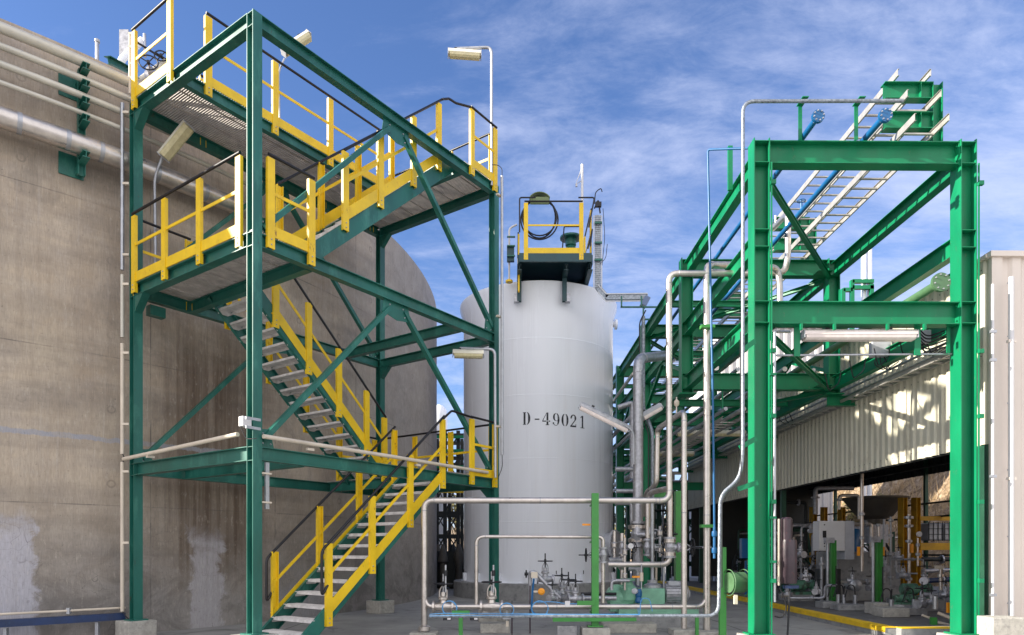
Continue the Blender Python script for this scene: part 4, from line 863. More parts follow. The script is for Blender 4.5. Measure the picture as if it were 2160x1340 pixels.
# ---------------- foreground pipework ----------------
def pipe(label, pts, r, m='steel', bend=.12, name='steel_pipe', cat='pipe', group='stainless pipes in front of the white tank', flanges=(), base=None):
    t = thing(name, label, cat, pts[0], group); MB().tube(pts, r, bend, 16).build('pipe', m, t)
    P = [V(p) for p in pts]
    for a, b_, c in zip(P, P[1:], P[2:]):
        for e in (a, c):
            d = e-b_
            if d.length > bend*2.2: q = b_+d.normalized()*(bend+.01); MB().lathe(q, d, [(r*1.005, 0), (r*1.06, .003), (r*1.06, .009), (r*1.005, .012)], 16).build('weld_bead', 'dsteel', t)
    for a, b_ in zip(P, P[1:]):
        L_ = (b_-a).length
        for k in range(1, int(L_/1.9)+1):
            if L_ > 2.2: q = a.lerp(b_, k*1.9/L_) if k*1.9 < L_-.2 else None; q and MB().lathe(q, b_-a, [(r*1.005, 0), (r*1.05, .003), (r*1.05, .009), (r*1.005, .012)], 16).build('weld_bead', 'dsteel', t)
    for p, d in flanges: flange(p, d, r, t)
    return t
def flange(p, d, r, par, m='steel'):
    d = V(d).normalized(); p = V(p); f = MB().lathe(p-d*.03, d, [(r*1.1, -.03), (r*2, 0), (r*2, .025), (r*1.9, .026), (r*1.9, .034), (r*2, .035), (r*2, .06), (r*1.1, .09)], 18, False)
    o = f.build('flange', m, par); x = d.orthogonal().normalized(); y = d.cross(x); b = MB()
    for i in range(8): a = 2*PI*i/8; c = p+x*(r*1.6*math.cos(a))+y*(r*1.6*math.sin(a)); b.cyl(c-d*.05, c+d*.05, .008, 6)
    b.build('flange_bolts', 'dsteel', o); return o
Y = 11.3; a_ = lambda u, v, y=11.3: at(u, v, y)
X1, ZD = V((1, 0, 0)), Z
p1 = pipe('tall stainless pipe loop from the left foot up past the rack chord', [a_(895, 1331), a_(895, 1056), a_(1412, 1056), a_(1411, 577), a_(1600, 577)], .050, bend=.15)
flange(a_(895, 1326), Z, .05, p1)
pipe('long low horizontal stainless pipe near the ground', [a_(895, 1262), a_(902, 1279), a_(930, 1280), a_(1480, 1280), a_(1491, 1262)], .042, bend=.08)
pipe('upright stainless pipe, sunlit at its top, right of the tall loop', [a_(1491, 1331), a_(1491, 559), a_(1560, 559, 12.0), a_(1640, 566, 12.6), a_(1645, 600, 12.6), a_(1645, 690, 12.6)], .056, bend=.14)
pz = 2.28
p3 = pipe('upright stainless pipe bending back towards the rack at its top', [a_(1443, 1326), a_(1443, 868), a_(1387, 905, 12.95), a_(1385, 1022, 12.95), a_(1362, 1040, 13.4), a_(1362, 1090, 13.4)], .048, bend=.14)
MB().tube([a_(1427, 872, 11.8), a_(1427, 838, 11.8)], .014).build('vent', 'steel', p3); MB().lathe(a_(1427, 858, 11.8), Z, [(.02, 0), (.045, .03), (.045, .09), (.02, .12)], 12).build('vent_valve', 'cream', p3)
p7 = pipe('thin stainless pipe forming a low arch before the white tank', [a_(1005, 1278, 11.32), a_(1005, 1132), a_(1272, 1133), a_(1272, 1155)], .030, bend=.13)
p8 = pipe('thin upright pipe below the small valve right of the green post', [a_(1272, 1186), a_(1272, 1272)], .030, bend=0)
Yb = 12.3; h_ = lambda u, v, y=12.3: at(u, v, y)
pipe('stainless pipe low behind the green post, turning up into a valve', [h_(1283, 1191), h_(1413, 1191), h_(1413, 1030), h_(1368, 1040, 13.0), h_(1368, 1150, 13.0)], .052, bend=.16, flanges=[(h_(1413, 1141), Z), (h_(1413, 1169), Z)])
p4 = pipe('fat grey pipe rising behind and turning under the rack beams', [at(1346, 1220, 13.2), at(1346, 757, 13.2), at(1400, 750, 14.6)], .098, 'dsteel', .25, flanges=[(at(1346, 1112, 13.2), Z), (at(1346, 1140, 13.2), Z)])
pipe('grey pipe elbow dropping behind the fat grey pipe', [at(1380, 1175, 12.9), at(1368, 1175, 12.9), at(1366, 1160, 12.9), at(1366, 1050, 12.9)], .045, 'steel', .1, flanges=[(at(1366, 1142, 12.9), Z)])
pipe('thin upright pipe into the pump top', [at(1376, 1232, 12.7), at(1376, 1060, 12.7)], .035, 'galv', 0, flanges=[(at(1376, 1230, 12.7), Z)])
pipe('slim upright pipe standing at the fat pipe foot', [at(1312, 1235, 12.6), at(1312, 1125, 12.6)], .035, 'steel', 0, flanges=[(at(1312, 1180, 12.6), Z), (at(1312, 1195, 12.6), X1)])
pipe('short horizontal pipe right of the small valve', [at(1283, 1182, 12.4), at(1310, 1182, 12.5)], .05, 'dsteel', 0)
# mesh riser and its cable
t = thing('mesh_cable_duct', 'mesh cable duct dropping from the rack beside the fat grey pipe', 'cable duct', at(1357, 760, 13.6)); MB().tube([at(1357, 668, 13.6), at(1357, 860, 13.6), at(1376, 912, 13.3), at(1376, 1055, 13.3)], .038, .1, 10).build('duct', 'mesh', t)
t = thing('cable', 'black cable bundle on the mesh duct beside the fat pipe', 'cable', at(1350, 760, 13.5)); MB().tube([at(1362, 655, 13.6), at(1349, 680, 13.5), at(1350, 860, 13.5), at(1368, 915, 13.2), at(1368, 1050, 13.2)], .013, .1, 8).build('sheath', 'rubber', t)
# green supports
def block(label, p, d, g='concrete footings of the pipe supports'):
    o = MB().box((p[0], p[1], d[2]/2), d).build('footing', 'conc', org=(p[0], p[1], 0), bev=.012); return tag(o, label, 'footing', g)
for u, v, y, hh, lb in ((895, 1336, 11.3, .05, 'low concrete footing under the left foot of the pipe loop'), (1255, 1322, 10.95, .17, 'concrete footing under the bright green post'), (1443, 1326, 11.3, .10, 'concrete footing under the upright pipe behind the mesh duct'), (1491, 1330, 11.2, .08, 'concrete footing under the sunlit upright pipe'), (972, 1345, 10.3, .04, 'low concrete footing under the small green T post')):
    p = at(u, v, y); block(lb, p, (.44, .40, hh))
t = thing('green_post', 'bright green square post between the foreground pipes', 'post', at(1255, 1318, 10.95)); p = at(1255, 1200, 10.95)
MB().box((p.x, 10.95, 1.24), (.11, .11, 2.12)).build('post', 'lgreen', t); MB().box((p.x, 10.95, .19), (.24, .24, .02)).build('base_plate', 'lgreen', t)
for v in (1056, 1133, 1280): 
    MB().box((p.x, 11.12, at(0, v+7, 11.2).z-.03), (.10, .30, .03)).build('pipe_rest', 'lgreen', t)
t = thing('cable_beam', 'green horizontal steel channel low beside the green post', 'beam', at(1250, 1305, 10.9)); MB().bar(at(1166, 1307, 10.85), at(1342, 1306, 10.85), .06, .065).build('channel', 'lgreen', t)
MB().box(at(1195, 1330, 10.9), (.30, .2, .16)).build('rest_block', 'gconc', t)
t = thing('small_green_post', 'short green T-shaped post carrying two black cable couplings', 'post', at(972, 1330, 10.3)); p = at(972, 1293, 10.3)
MB().box((p.x, 10.3, p.z/2), (.06, .06, p.z)).build('post', 'lgreen', t); MB().box((p.x, 10.3, p.z+.01), (.26, .08, .05)).build('head', 'lgreen', t)
for s in (-1, 1):
    c = V((p.x+s*.20, 10.27, p.z-.055)); MB().box(c, (.12, .08, .10)).build('coupling', 'rubber', t); MB().box(c+V((.03, -.045, 0)), (.05, .008, .08)).build('tag_plate', 'plastic', t)
t = thing('green_valve_plate', 'small green plate with white tag behind the blue hose coils', 'plate', at(1230, 1272, 10.9)); MB().box(at(1236, 1272, 10.9), (.28, .05, .07)).build('plate', 'lgreen', t); MB().box(at(1197, 1274, 10.88), (.08, .04, .09)).build('tag_plate', 'plastic', t)
t = thing('pipe_support', 'dark green upright and crossbeam behind the tall pipes', 'frame', at(1432, 1230, 13.6)); MB().box(at(1432, 1140, 13.6)+Z*-.05, (.16, .16, 2.05)).build('upright', 'lgreen', t); MB().box(at(1387, 1042, 13.6), (.47, .14, .15)).build('crossbeam', 'lgreen', t)
for u, v0, v1, y, w, lb in ((1470, 1302, 1345, 11.0, .05, 'short green post before the pump block'),):
    t = thing('small_green_post', lb, 'post', at(u, v1, y)); a = at(u, v0, y); MB().box((a.x, y, a.z/2), (w, w, a.z)).build('post', 'lgreen', t)
# hose reel
t = thing('hose_reel', 'pale green hose reel on a dark green post left of the portal column', 'hose reel', at(1522, 1330, 10.6)); p = at(1522, 1260, 10.6)
MB().box((p.x+.02, 10.62, .72), (.10, .07, 1.44)).build('post', 'lgreen', t)
c = at(1553, 1229, 10.5); ax = V((1, .25, 0)).normalized()
MB().lathe(c-ax*.13, ax, [(.155, 0), (.16, .25)], 28, False).build('drum', 'reel', t)
for e_ in (-.13, .13): MB().tube([c+ax*e_+(Z*math.cos(a)+ax.cross(Z)*math.sin(a))*.20 for a in [i*2*PI/24 for i in range(24)]], .008, seg=8, closed=True).build('rim', 'reel', t)
MB().box(c+V((-.05, -.12, -.25)), (.05, .05, .14)).build('nozzle', 'cream', t)
# blue instrument air line
t = thing('blue_air_pipe', 'thin blue pipe rising tall left of the portal column', 'pipe', at(1507, 1115, 10.7)); MB().tube([at(1507, 1112, 10.7), at(1504, 860, 10.7), at(1493, 316, 10.7), at(1578, 313, 10.3)], .017, .05).build('pipe', 'blue', t)
for v in (1125, 1160): MB().lathe(at(1507, v+8, 10.7), Z, [(.02, 0), (.04, .01), (.045, .05), (.04, .09), (.02, .1)], 12).build('valve', 'blue', t)
MB().cyl(at(1507, 1178, 10.7), at(1507, 1112, 10.7), .022).build('lower_pipe', 'blue', t)
t = thing('bracket_post', 'green channel post standing on the rack top chord beside the blue pipe', 'post', at(1540, 400, 10.8)); MB().bar(at(1540, 402, 10.9), at(1540, 309, 10.9), .05, .07, (1, 0, 0)).build('post', 'rgreen', t)
for v, lb in ((1110, 'green clamp holding the sunlit upright pipe, low down'), (690, 'green clamp on the sunlit upright pipe, high up')):
    t = thing('pipe_clamp', lb, 'clamp', at(1492, v, 11.2), 'green pipe clamps'); MB().box(at(1492, v, 11.15), (.22, .12, .05)).build('plate', 'lgreen', t)
# ---------------- valves ----------------
def make_valve(s=1.0, wheel_m='rubber', body='dsteel'):
    t = thing('gate_valve', 'x', 'valve', (0, 0, 0), 'hand valves on the foreground pipework')
    MB().lathe((-.13*s, 0, 0), (1, 0, 0), [(.075*s, 0), (.075*s, .025*s), (.042*s, .03*s), (.055*s, .09*s), (.068*s, .13*s), (.055*s, .17*s), (.042*s, .23*s), (.075*s, .235*s), (.075*s, .26*s)], 18, False).build('body', body, t)
    MB().lathe((0, 0, .03*s), Z, [(.05*s, 0), (.038*s, .05*s), (.062*s, .06*s), (.062*s, .085*s), (.03*s, .10*s), (.028*s, .15*s)], 16, False).build('bonnet', body, t)
    b = MB().tube([(.045*s, 0, .12*s), (.045*s, 0, .20*s), (.012*s, 0, .25*s), (-.012*s, 0, .25*s), (-.045*s, 0, .20*s), (-.045*s, 0, .12*s)], .009*s, .03*s, 8); b.build('yoke', body, t)
    MB().cyl((0, 0, .12*s), (0, 0, .40*s), .010*s, 8).build('stem', 'galv' if body == 'steel' else 'rubber', t)
    w = wheel(MB(), (0, 0, .28*s), Z, .11*s, .008*s, 5); w.build('handwheel', wheel_m, t); return t
v0_ = make_valve()
def place(src, p, rot=(0, 0, 0), s=1.0, label='', first=False):
    c = src if first else copy_tree(src); c.location = p; c.rotation_euler = rot; c.scale = (s, s, s); return relabel(c, label)
place(v0_, at(1150, 1222, 12.2), (0, 0, 0), 1.15, 'highest small valve, standing up before the white tank foot', True)
place(v0_, at(1185, 1252, 12.4), (0, 0, .5), 1.15, 'valve left of a close pair behind the blue hose coils')
place(v0_, at(1199, 1262, 12.0), (0, 0, -.4), 1.15, 'valve right of the close pair behind the blue hose coils')
place(v0_, at(1214, 1263, 11.6), (0, 0, .2), 1.05, 'valve with wide black handwheel just left of the green post')
place(v0_, at(1272, 1171, 11.3), (0, -PI/2, 0), 1.0, 'valve with sideways black handwheel left of the green post top pipe')
place(v0_, at(1413, 1155, 12.3), (0, PI/2, 0), 1.45, 'big stainless valve with sideways stem on the pipe left of the tall uprights')
place(v0_, at(1366, 1155, 12.8), (0, PI/2, .3), 1.2, 'flanged valve on the grey pipe elbow')
place(v0_, at(1345, 1127, 13.1), (0, PI/2, 0), 1.9, 'large valve on the fat grey pipe')
place(v0_, at(1312, 1155, 12.5), (0, PI/2, -.8), .9, 'small valve before the round manway cover')
place(v0_, at(1165, 1262, 11.5), (0, 0, .9), .8, 'small low valve by the orange disc')
vs_ = make_valve(1.0, 'rubber', 'steel')
place(vs_, at(1037, 1280, 11.3), (0, 0, 0), 1.45, 'pale stainless valve on the low pipe, centre left', True)
place(vs_, at(935, 1280, 11.3), (0, 0, 0), 1.35, 'pale stainless valve on the low pipe nearest its left bend')
for u, lb in ((1041, 'black hose-fed steel riser beside the centre left valve'), (940, 'steel riser beside the leftmost valve')):
    t = thing('riser_stem', lb, 'pipe', at(u, 1240, 11.2), 'slim risers by the stainless valves'); MB().cyl(at(u, 1250, 11.2), at(u, 1192, 11.2), .016).build('stem', 'galv', t); MB().cyl(at(u, 1215, 11.2), at(u, 1203, 11.2), .03).build('collar', 'rubber', t)
# sloping tube with orange disc
t = thing('sample_pipe', 'dark sloping pipe with a tan elbow behind the blue hose', 'pipe', at(1125, 1210, 11.7)); MB().tube([at(1118, 1270, 11.8), at(1118, 1207, 11.8), at(1128, 1207, 11.8), at(1182, 1262, 11.7)], .034, .06).build('pipe', 'dsteel', t)
MB().box(at(1127, 1213, 11.7), (.11, .10, .10)).build('elbow_block', 'cream', t); wheel(MB(), at(1110, 1211, 11.7), (1, 0, 0), .06, .012).build('handwheel', 'rubber', t)
t = thing('orange_disc', 'round orange disc handle hanging below the sloping pipe', 'disc', at(1142, 1248, 11.4)); MB().lathe(at(1142, 1248, 11.4), (0, -1, 0), [(.058, 0), (.058, .014), (.03, .03)], 22, False).build('disc', 'orange', t); MB().box(at(1131, 1248, 11.42), (.1, .02, .03)).build('arm', 'cream', t)
t = thing('yellow_tag', 'small yellow lever on the left of the green post', 'lever', at(1236, 1107, 11.0)); MB().box(at(1237, 1107, 11.0), (.13, .03, .03)).build('lever', 'orange', t)
t = thing('yellow_lever_valve', 'upright small pipe with an orange lever valve beside the pump', 'valve', at(1353, 1215, 12.1)); MB().cyl(at(1353, 1245, 12.1), at(1353, 1190, 12.1), .014).build('pipe', 'galv', t); MB().box(at(1343, 1217, 12.1), (.16, .03, .035)).build('lever', 'orange', t); MB().cyl(at(1353, 1226, 12.1), at(1353, 1208, 12.1), .035).build('body', 'cream', t)
# blue hoses
def coil(label, u, v, r, y=10.9):
    c = at(u, v, y); pts = []
    for i in range(40): a = i*2*PI/19.3; pts.append(c+V((r*math.cos(a)*(1+.02*math.sin(i)), .004*i-.06, r*math.sin(a))))
    t = thing('hose_coil', label, 'hose', c, 'blue air hose coils'); MB().tube(pts, .0065, seg=6).build('hose', 'hose', t)
coil('blue hose coil by the leftmost valve', 948, 1283, .115); coil('blue hose coil right of the centre left valve', 1069, 1287, .11); coil('largest blue hose coil, by the sloping pipe', 1139, 1285, .13)
t = thing('blue_hose', 'blue hose strand running along the low duct to the coils', 'hose', at(1000, 1296, 9.8)); b = MB()
for k in range(2): b.tube([at(906, 1298+k*4-2, 9.80), at(930, 1294+k*5, 9.8), at(1060, 1294+k*4, 9.80), at(1180, 1296, 9.8), at(1350, 1297-k, 9.80)], .0045, .3, 6)
b.build('hose', 'hose', t)
t = thing('blue_hose', 'thick bright blue hose dropping from the tan elbow to the big coil', 'hose', at(1123, 1250, 11.2)); MB().tube([at(1126, 1222, 11.6), at(1123, 1250, 11.4), at(1121, 1290, 11.0), at(1133, 1298, 10.9)], .017, .1).build('hose', 'blue', t)
t = thing('blue_hose', 'thin blue hose from the big coil to the white tag', 'hose', at(1170, 1270, 10.9)); MB().tube([at(1133, 1271, 10.9), at(1165, 1269, 10.9), at(1195, 1274, 10.9), at(1238, 1274, 10.9)], .007, .2, 6).build('hose', 'hose', t)
t = thing('blue_hose', 'pale blue hose looping over the low pipe at the blue actuator', 'hose', at(1350, 1280, 11.0)); MB().tube([at(1356, 1262, 11.9), at(1345, 1285, 11.2), at(1349, 1303, 10.9), at(1352, 1262, 11.1), at(1370, 1262, 11.1), at(1376, 1290, 11.1)], .007, .12, 6).build('hose', 'hose', t)
# pump on its base
t = thing('pump', 'pale green pump with grey motor behind the foreground pipes', 'pump', at(1350, 1260, 12.6))
MB().lathe(at(1303, 1258, 12.6), (-.0, -1, 0), [(.16, -.12), (.22, -.08), (.22, .06), (.15, .1), (.1, .16)], 24, False).build('casing', 'pgreen', t)
MB().lathe(at(1303, 1262, 12.55), (1, 0, 0), [(.13, 0), (.15, .06), (.15, .26), (.10, .30), (.10, .36)], 20, False).build('bearing_housing', 'pgreen', t)
MB().box(at(1372, 1258, 12.5), (.46, .34, .30)).build('coupling_guard', 'pgreen', t, bev=.02)
MB().box(at(1303, 1270, 12.6), (.34, .36, .34)).build('casing_foot', 'pgreen', t, bev=.02)
MB().lathe(at(1325, 1240, 12.5), Z, [(.14, -.22), (.16, 0), (.10, .05), (.07, .12), (.13, .13), (.13, .17)], 22, False).build('seal_chamber', 'pgreen', t)
m = MB().lathe(at(1400, 1252, 12.6), (1, 0, 0), [(.12, 0), (.17, .02), (.17, .40), (.13, .44)], 24, False)
for i in range(20): a = 2*PI*i/20; m.box(at(1400, 1252, 12.6)+V((.21, .175*math.cos(a), .175*math.sin(a))), (.36, .02, .008), (V((1, 0, 0)), V((0, math.cos(a), math.sin(a))), V((0, -math.sin(a), math.cos(a)))))
m.build('motor', 'dsteel', t); MB().box(at(1420, 1233, 12.6), (.2, .16, .12)).build('terminal_box', 'grey', t)
MB().lathe(at(1376, 1240, 12.6), Z, [(.16, 0), (.16, .05), (.09, .09), (.09, .14)], 22, False).build('suction_flange', 'dsteel', t)
MB().lathe(at(1312, 1238, 12.6), Z, [(.05, -.06), (.05, 0), (.1, .01), (.1, .04)], 18, False).build('outlet_flange', 'pgreen', t)
MB().box(at(1383, 1289, 12.5), (1.42, .55, .11)).build('base_frame', 'pgreen', t)
o = MB().box((at(1370, 0, 12.5).x, 12.55, .105), (1.75, .8, .21)).build('pump_plinth', 'gconc', bev=.01); tag(o, 'grey concrete plinth under the pale green pump', 'plinth')
t = thing('blue_actuator', 'small royal blue actuator in front of the pump', 'actuator', at(1347, 1258, 11.9)); MB().lathe(at(1347, 1272, 11.9), Z, [(.05, 0), (.065, .03), (.05, .10), (.06, .13), (.06, .20), (.045, .24)], 18, False).build('body', 'blue', t); MB().lathe(at(1340, 1247, 11.86), (-.5, -1, 0), [(.05, 0), (.05, .06), (.03, .07)], 18, False).build('dial', 'grey', t)
for u, v, w, lb in ((1325, 1330, .9, 'low grey concrete block before the pump plinth'), (1045, 1302, .5, 'low concrete block behind the small green T post')):
    p = at(u, v, 11.7); block(lb, p, (w, .35, .16), 'low concrete blocks of the pipe yard')
# denser pipework behind the low manifold
for i, (pts, r, m, fl, lb) in enumerate((
    ([(1296, 1182, 12.6), (1296, 1160, 12.6), (1296, 1120, 12.6)], .03, 'steel', [(1150, 12.6)], 'short flanged stub left of the round manway cover'),
    ([(1326, 1200, 12.6), (1345, 1200, 12.6), (1345, 1235, 12.6)], .04, 'dsteel', [], 'grey elbow under the fat grey pipe'),
    ([(1392, 1110, 12.9), (1392, 1175, 12.9)], .026, 'galv', [(1125, 12.9), (1160, 12.9)], 'slim flanged riser between the fat grey pipe and the big valve'),
    ([(1384, 1195, 13.0), (1384, 1245, 13.0)], .022, 'cream', [], 'thin cream pipe dropping to the pump top'),
    ([(1318, 1135, 12.3), (1318, 1245, 12.3)], .022, 'steel', [(1165, 12.3), (1215, 12.3)], 'thin riser in front of the manway cover'),
    ([(1345, 1128, 13.0), (1372, 1128, 12.9), (1372, 1112, 12.9)], .045, 'dsteel', [], 'short grey branch off the fat grey pipe'),
    ([(1290, 1245, 12.2), (1290, 1225, 12.2), (1328, 1225, 12.2)], .03, 'dsteel', [], 'grey pipe bend over the pump casing'),
    ([(1400, 1190, 12.6), (1400, 1250, 12.6)], .02, 'galv', [], 'slim galvanised pipe behind the pump motor'),
    ([(1300, 1036, 16), (1340, 1036, 16)], .05, 'galv', [], 'level pipe between white tank and fat grey pipe, upper'),
    ([(1298, 990, 17), (1340, 990, 17)], .06, 'dsteel', [], 'level pipe between white tank and fat grey pipe, highest'),
    ([(1298, 1062, 15), (1332, 1062, 15), (1332, 1100, 15)], .04, 'dsteel', [], 'bent dark pipe right of the white tank wall'),
    ([(1304, 860, 18), (1334, 850, 18), (1334, 1010, 18)], .07, 'dsteel', [], 'dark bent pipe at the white tank edge behind the tilted light'),
    ([(1455, 1155, 12.6), (1500, 1155, 12.6)], .02, 'galv', [], 'thin level stem right of the big sideways valve'))):
    P = [at(*p) for p in pts]; pipe(lb, P, r, m, .08, 'small_pipe', 'pipe', 'small pipes behind the low manifold', [(at(pts[0][0], v, y), Z) for v, y in fl])
t = thing('pressure_gauge', 'small round white gauge above the low manifold', 'gauge', at(1330, 1150, 12.1)); MB().lathe(at(1330, 1152, 12.1), (0, -1, 0), [(.045, 0), (.05, .02), (.048, .03)], 20, False).build('dial', 'plastic', t); MB().cyl(at(1330, 1158, 12.12), at(1330, 1178, 12.12), .008, 8).build('stem', 'galv', t)
t = thing('drain_pump', 'small dark motor pump low behind the small green post', 'pump', at(1455, 1250, 12.8)); MB().lathe(at(1412, 1236, 12.9), (1, 0, 0), [(.08, 0), (.10, .02), (.10, .26), (.06, .3)], 18, False).build('motor', 'dsteel', t); MB().box(at(1425, 1252, 12.9), (.5, .2, .12)).build('foot', 'dsteel', t)
# ground valves and small bits by the tank foot
pipe('low header pipe behind the blue coils', [at(1190, 1262, 12.2), at(1300, 1262, 12.2)], .04, 'dsteel', 0); pipe('dark upper header pipe left of the pump', [at(1225, 1253, 12.4), at(1300, 1253, 12.4)], .026, 'rubber', 0)
for u in (1080, 1118): 
    t = thing('drain_post', 'short dark red stand %s the blue hose' % ('well left of' if u == 1080 else 'just left of'), 'stand', at(u, 1300, 11.5)); MB().cyl((at(u, 0, 11.5).x, 11.5, 0), (at(u, 0, 11.5).x, 11.5, .35 if u == 1080 else .8), .012).build('rod', 'brown', t)
t = thing('drain_cock', 'small cream drain cock hanging below the low pipe', 'drain cock', at(1069, 1300, 11.2)); MB().cyl(at(1069, 1288, 11.25), at(1069, 1318, 11.25), .014).build('pipe', 'galv', t); MB().box(at(1070, 1316, 11.2), (.045, .04, .09)).build('handle', 'cream', t); MB().box(at(1069, 1305, 11.2), (.13, .03, .02)).build('lever', 'galv', t)
# tube lights by the rack
tubelamp('long tilted tube light in front of the white tank right side', at(1275, 882, 13.0), (.9, .1, -.42), 1.04, up=(.42, 0, .9), w=.045, house='dsteel', cover='lampc', pole=[at(1337, 980, 13.0), at(1337, 910, 13.0), at(1310, 893, 13.0)], r_pole=.018)
tubelamp('short tilted tube light just right of the fat grey pipe', at(1374, 870, 13.4), (.75, .3, .45), .50, up=(-.4, 0, .7), w=.055, house='grey', cover='lampc', pole=[at(1357, 905, 13.3), at(1352, 892, 13.3), at(1362, 880, 13.35)], r_pole=.012)
tubelamp('level tube light deep under the rack, lit by daylight', at(1420, 958, 20), (1, 0, 0), 1.2, w=.09); tubelamp('level tube light under the rack behind the portal left column', at(1500, 915, 17), (1, 0, 0), 1.7, w=.035)
# ---------------- platform on top of the white tank ----------------
t = thing('tank_platform', 'dark teal platform bracketed to the top front of the white tank', 'platform', (1.15, 18.4, 9.2)); zd = 9.27
xa, xb, ya, yb = .19, 2.12, 18.25, 20.3
for p, q in (((xa, ya), (xb, ya)), ((xa, yb), (xb, yb)), ((xa, ya+.06), (xa, yb-.06)), ((xb, ya+.06), (xb, yb-.06))): MB().bar((*p, zd-.11), (*q, zd-.11), .07, .22).build('edge_beam', 'navy', t)
m = MB()
for i in range(26): m.box((xa+(i+.5)*(xb-xa)/26, (ya+yb)/2, zd+.01), (.0742, yb-ya, .025))
m.build('grating', 'navy', t)
for x in (.20, 1.45, 2.1): MB().ib((x, ya+.1, zd-.22), (x, yb, zd-.22), .16, .12).build('joist', 'navy', t)
for x in (.20, 1.45):
    MB().hc((x, 18.95, zd-.22), (x, 18.95, 8.25), .12, .12, (0, 1, 0)).build('leg', 'navy', t); MB().box((x+(-.08 if x < 1 else .09), 18.98, 8.35), (.13, .16, .22)).build('foot_bracket', 'dsteel', t)
railing('yellow rail across the front of the platform on top of the white tank', [([(xa+.18, ya-.04, zd), (xb-.28, ya-.04, zd)], (0, -1, 0))], h=1.36, name='guard_rail', hr=.022)
railing('yellow side rail of the white tank platform on its left', [([(xa-.03, ya+.5, zd-.65), (xa-.03, yb, zd-.65)], (-1, 0, 0))], h=1.4)
railing('yellow side rail of the white tank platform on its right', [([(xb+.03, ya+.3, zd), (xb+.03, yb-.2, zd)], (1, 0, 0))], h=1.3)
t = thing('handrail_loop', 'black bent end rail at the corner of the white tank platform', 'handrail', at(1096, 450, 18.2)); MB().tube([at(1096, 490, 18.2), at(1096, 417, 18.2), at(1130, 417, 18.2)], .02, .06).build('rail', 'black', t); MB().tube([at(1220, 417, 18.2), at(1254, 417, 18.2), at(1242, 480, 18.3)], .02, .06).build('rail', 'black', t)
t = thing('hose_loop', 'large black hose hung in a loop under a curved cover on the tank platform', 'hose', at(1137, 455, 18.25)); b = MB()
for k, (rx, dz) in enumerate(((.46, 0), (.50, -.06), (.43, .02))):
    c = at(1138, 458, 18.4); b.tube([c+V((rx*math.cos(2*PI*i/32), .03*k, dz+(.50+.03*k)*math.sin(2*PI*i/32))) for i in range(32)], .02, seg=8, closed=True)
b.build('hose', 'rubber', t)
c = at(1138, 426, 18.4); m = MB(); n = 12
pts = [c+V((.31*math.cos(PI*(.18+.64*i/n)), -.12, .28*math.sin(PI*(.18+.64*i/n))-.09)) for i in range(n+1)]
m.prism(pts+[c+V((-.30, -.12, 0)), c+V((.30, -.12, 0))][:0]+[pts[0]], (0, .3, 0)) if False else [m.box((p+q)/2+V((0, .1, 0)), ((q-p).length+.01, .26, .02), ((q-p).normalized(), V((0, 1, 0)), (q-p).normalized().cross(V((0, 1, 0))))) for p, q in zip(pts, pts[1:])]
m.box(c+V((0, -.10, -.02)), (.50, .02, .20)); m.build('cover', 'olive', t)
t = thing('mast', 'white mast with a small bracket arm on the white tank platform', 'mast', at(1228, 530, 18.6)); MB().cyl(at(1228, 530, 18.6), at(1228, 347, 18.6), .036, 12).build('pole', 'plastic', t)
MB().tube([at(1228, 352, 18.6), at(1214, 390, 18.6), at(1226, 382, 18.6)], .010, 0, 6).build('arm', 'plastic', t); MB().tube([at(1226, 362, 18.6), at(1216, 383, 18.6)], .008, 0, 6).build('stay', 'dsteel', t); MB().box(at(1216, 391, 18.6), (.05, .05, .08)).build('weight', 'dsteel', t)
t = thing('drive_unit', 'green motor unit standing on the white tank platform', 'motor', at(1204, 515, 19.0)); MB().lathe(at(1204, 528, 19.0), Z, [(.16, 0), (.12, .1), (.15, .12), (.15, .3), (.3, .31), (.3, .36), (.05, .38)], 18, False).build('motor', 'tgreen', t); MB().tube([at(1186, 530, 18.7), at(1190, 478, 18.7), at(1222, 478, 18.7)], .018, .05).build('guard', 'black', t)
t = thing('white_riser', 'white pipe rising at the left of the white tank platform', 'pipe', at(1075, 520, 18.9)); MB().tube([at(1074, 597, 18.9), at(1074, 482, 18.9), at(1090, 474, 18.9)], .028, .1).build('pipe', 'plastic', t); MB().lathe(at(1074, 596, 18.9), Z, [(.1, 0), (.1, .05), (.05, .08)], 12, False).build('valve', 'yellow', t)
MB().box(at(1077, 536, 18.8), (.20, .12, .42)).build('box', 'navy', t)
for v in (519, 540, 500): MB().box(at(1078, v, 18.7), (.22, .05, .035)).build('bracket', 'tgreen', t)
t = thing('cable_ladder', 'mesh cable ladder dropping from the tank platform and crossing to the rack', 'cable ladder', at(1262, 560, 18.4)); Yl = 18.4
def ladder(mb, pts, w, side):
    side = V(side)
    for p, q in zip(pts, pts[1:]):
        p, q = V(p), V(q); d = (q-p)
        for s in (-w/2, w/2): mb.bar(p+side*s, q+side*s, .012, .03, side)
        n = max(2, int(d.length/.055))
        for i in range(n): c = p+d*((i+.5)/n); mb.bar(c-side*w/2, c+side*w/2, .008, .008)
ladder(m := MB(), [at(1261, 455, Yl), at(1261, 608, Yl)], .21, (1, 0, 0)); ladder(m, [at(1261, 455, Yl+.1), at(1261, 608, Yl+.1)], .21, (1, 0, 0)); ladder(m, [at(1261, 608, Yl), at(1278, 628, Yl), at(1366, 627, Yl)], .20, (0, 0, 1)); ladder(m, [at(1261, 608, Yl+.12), at(1278, 628, Yl+.12), at(1366, 627, Yl+.12)], .20, (0, 0, 1)); ladder(m, [at(1366, 628, Yl), at(1356, 646, 17.0)], .13, (1, 0, 0)); m.build('ladder', 'galv', t)
m = MB()
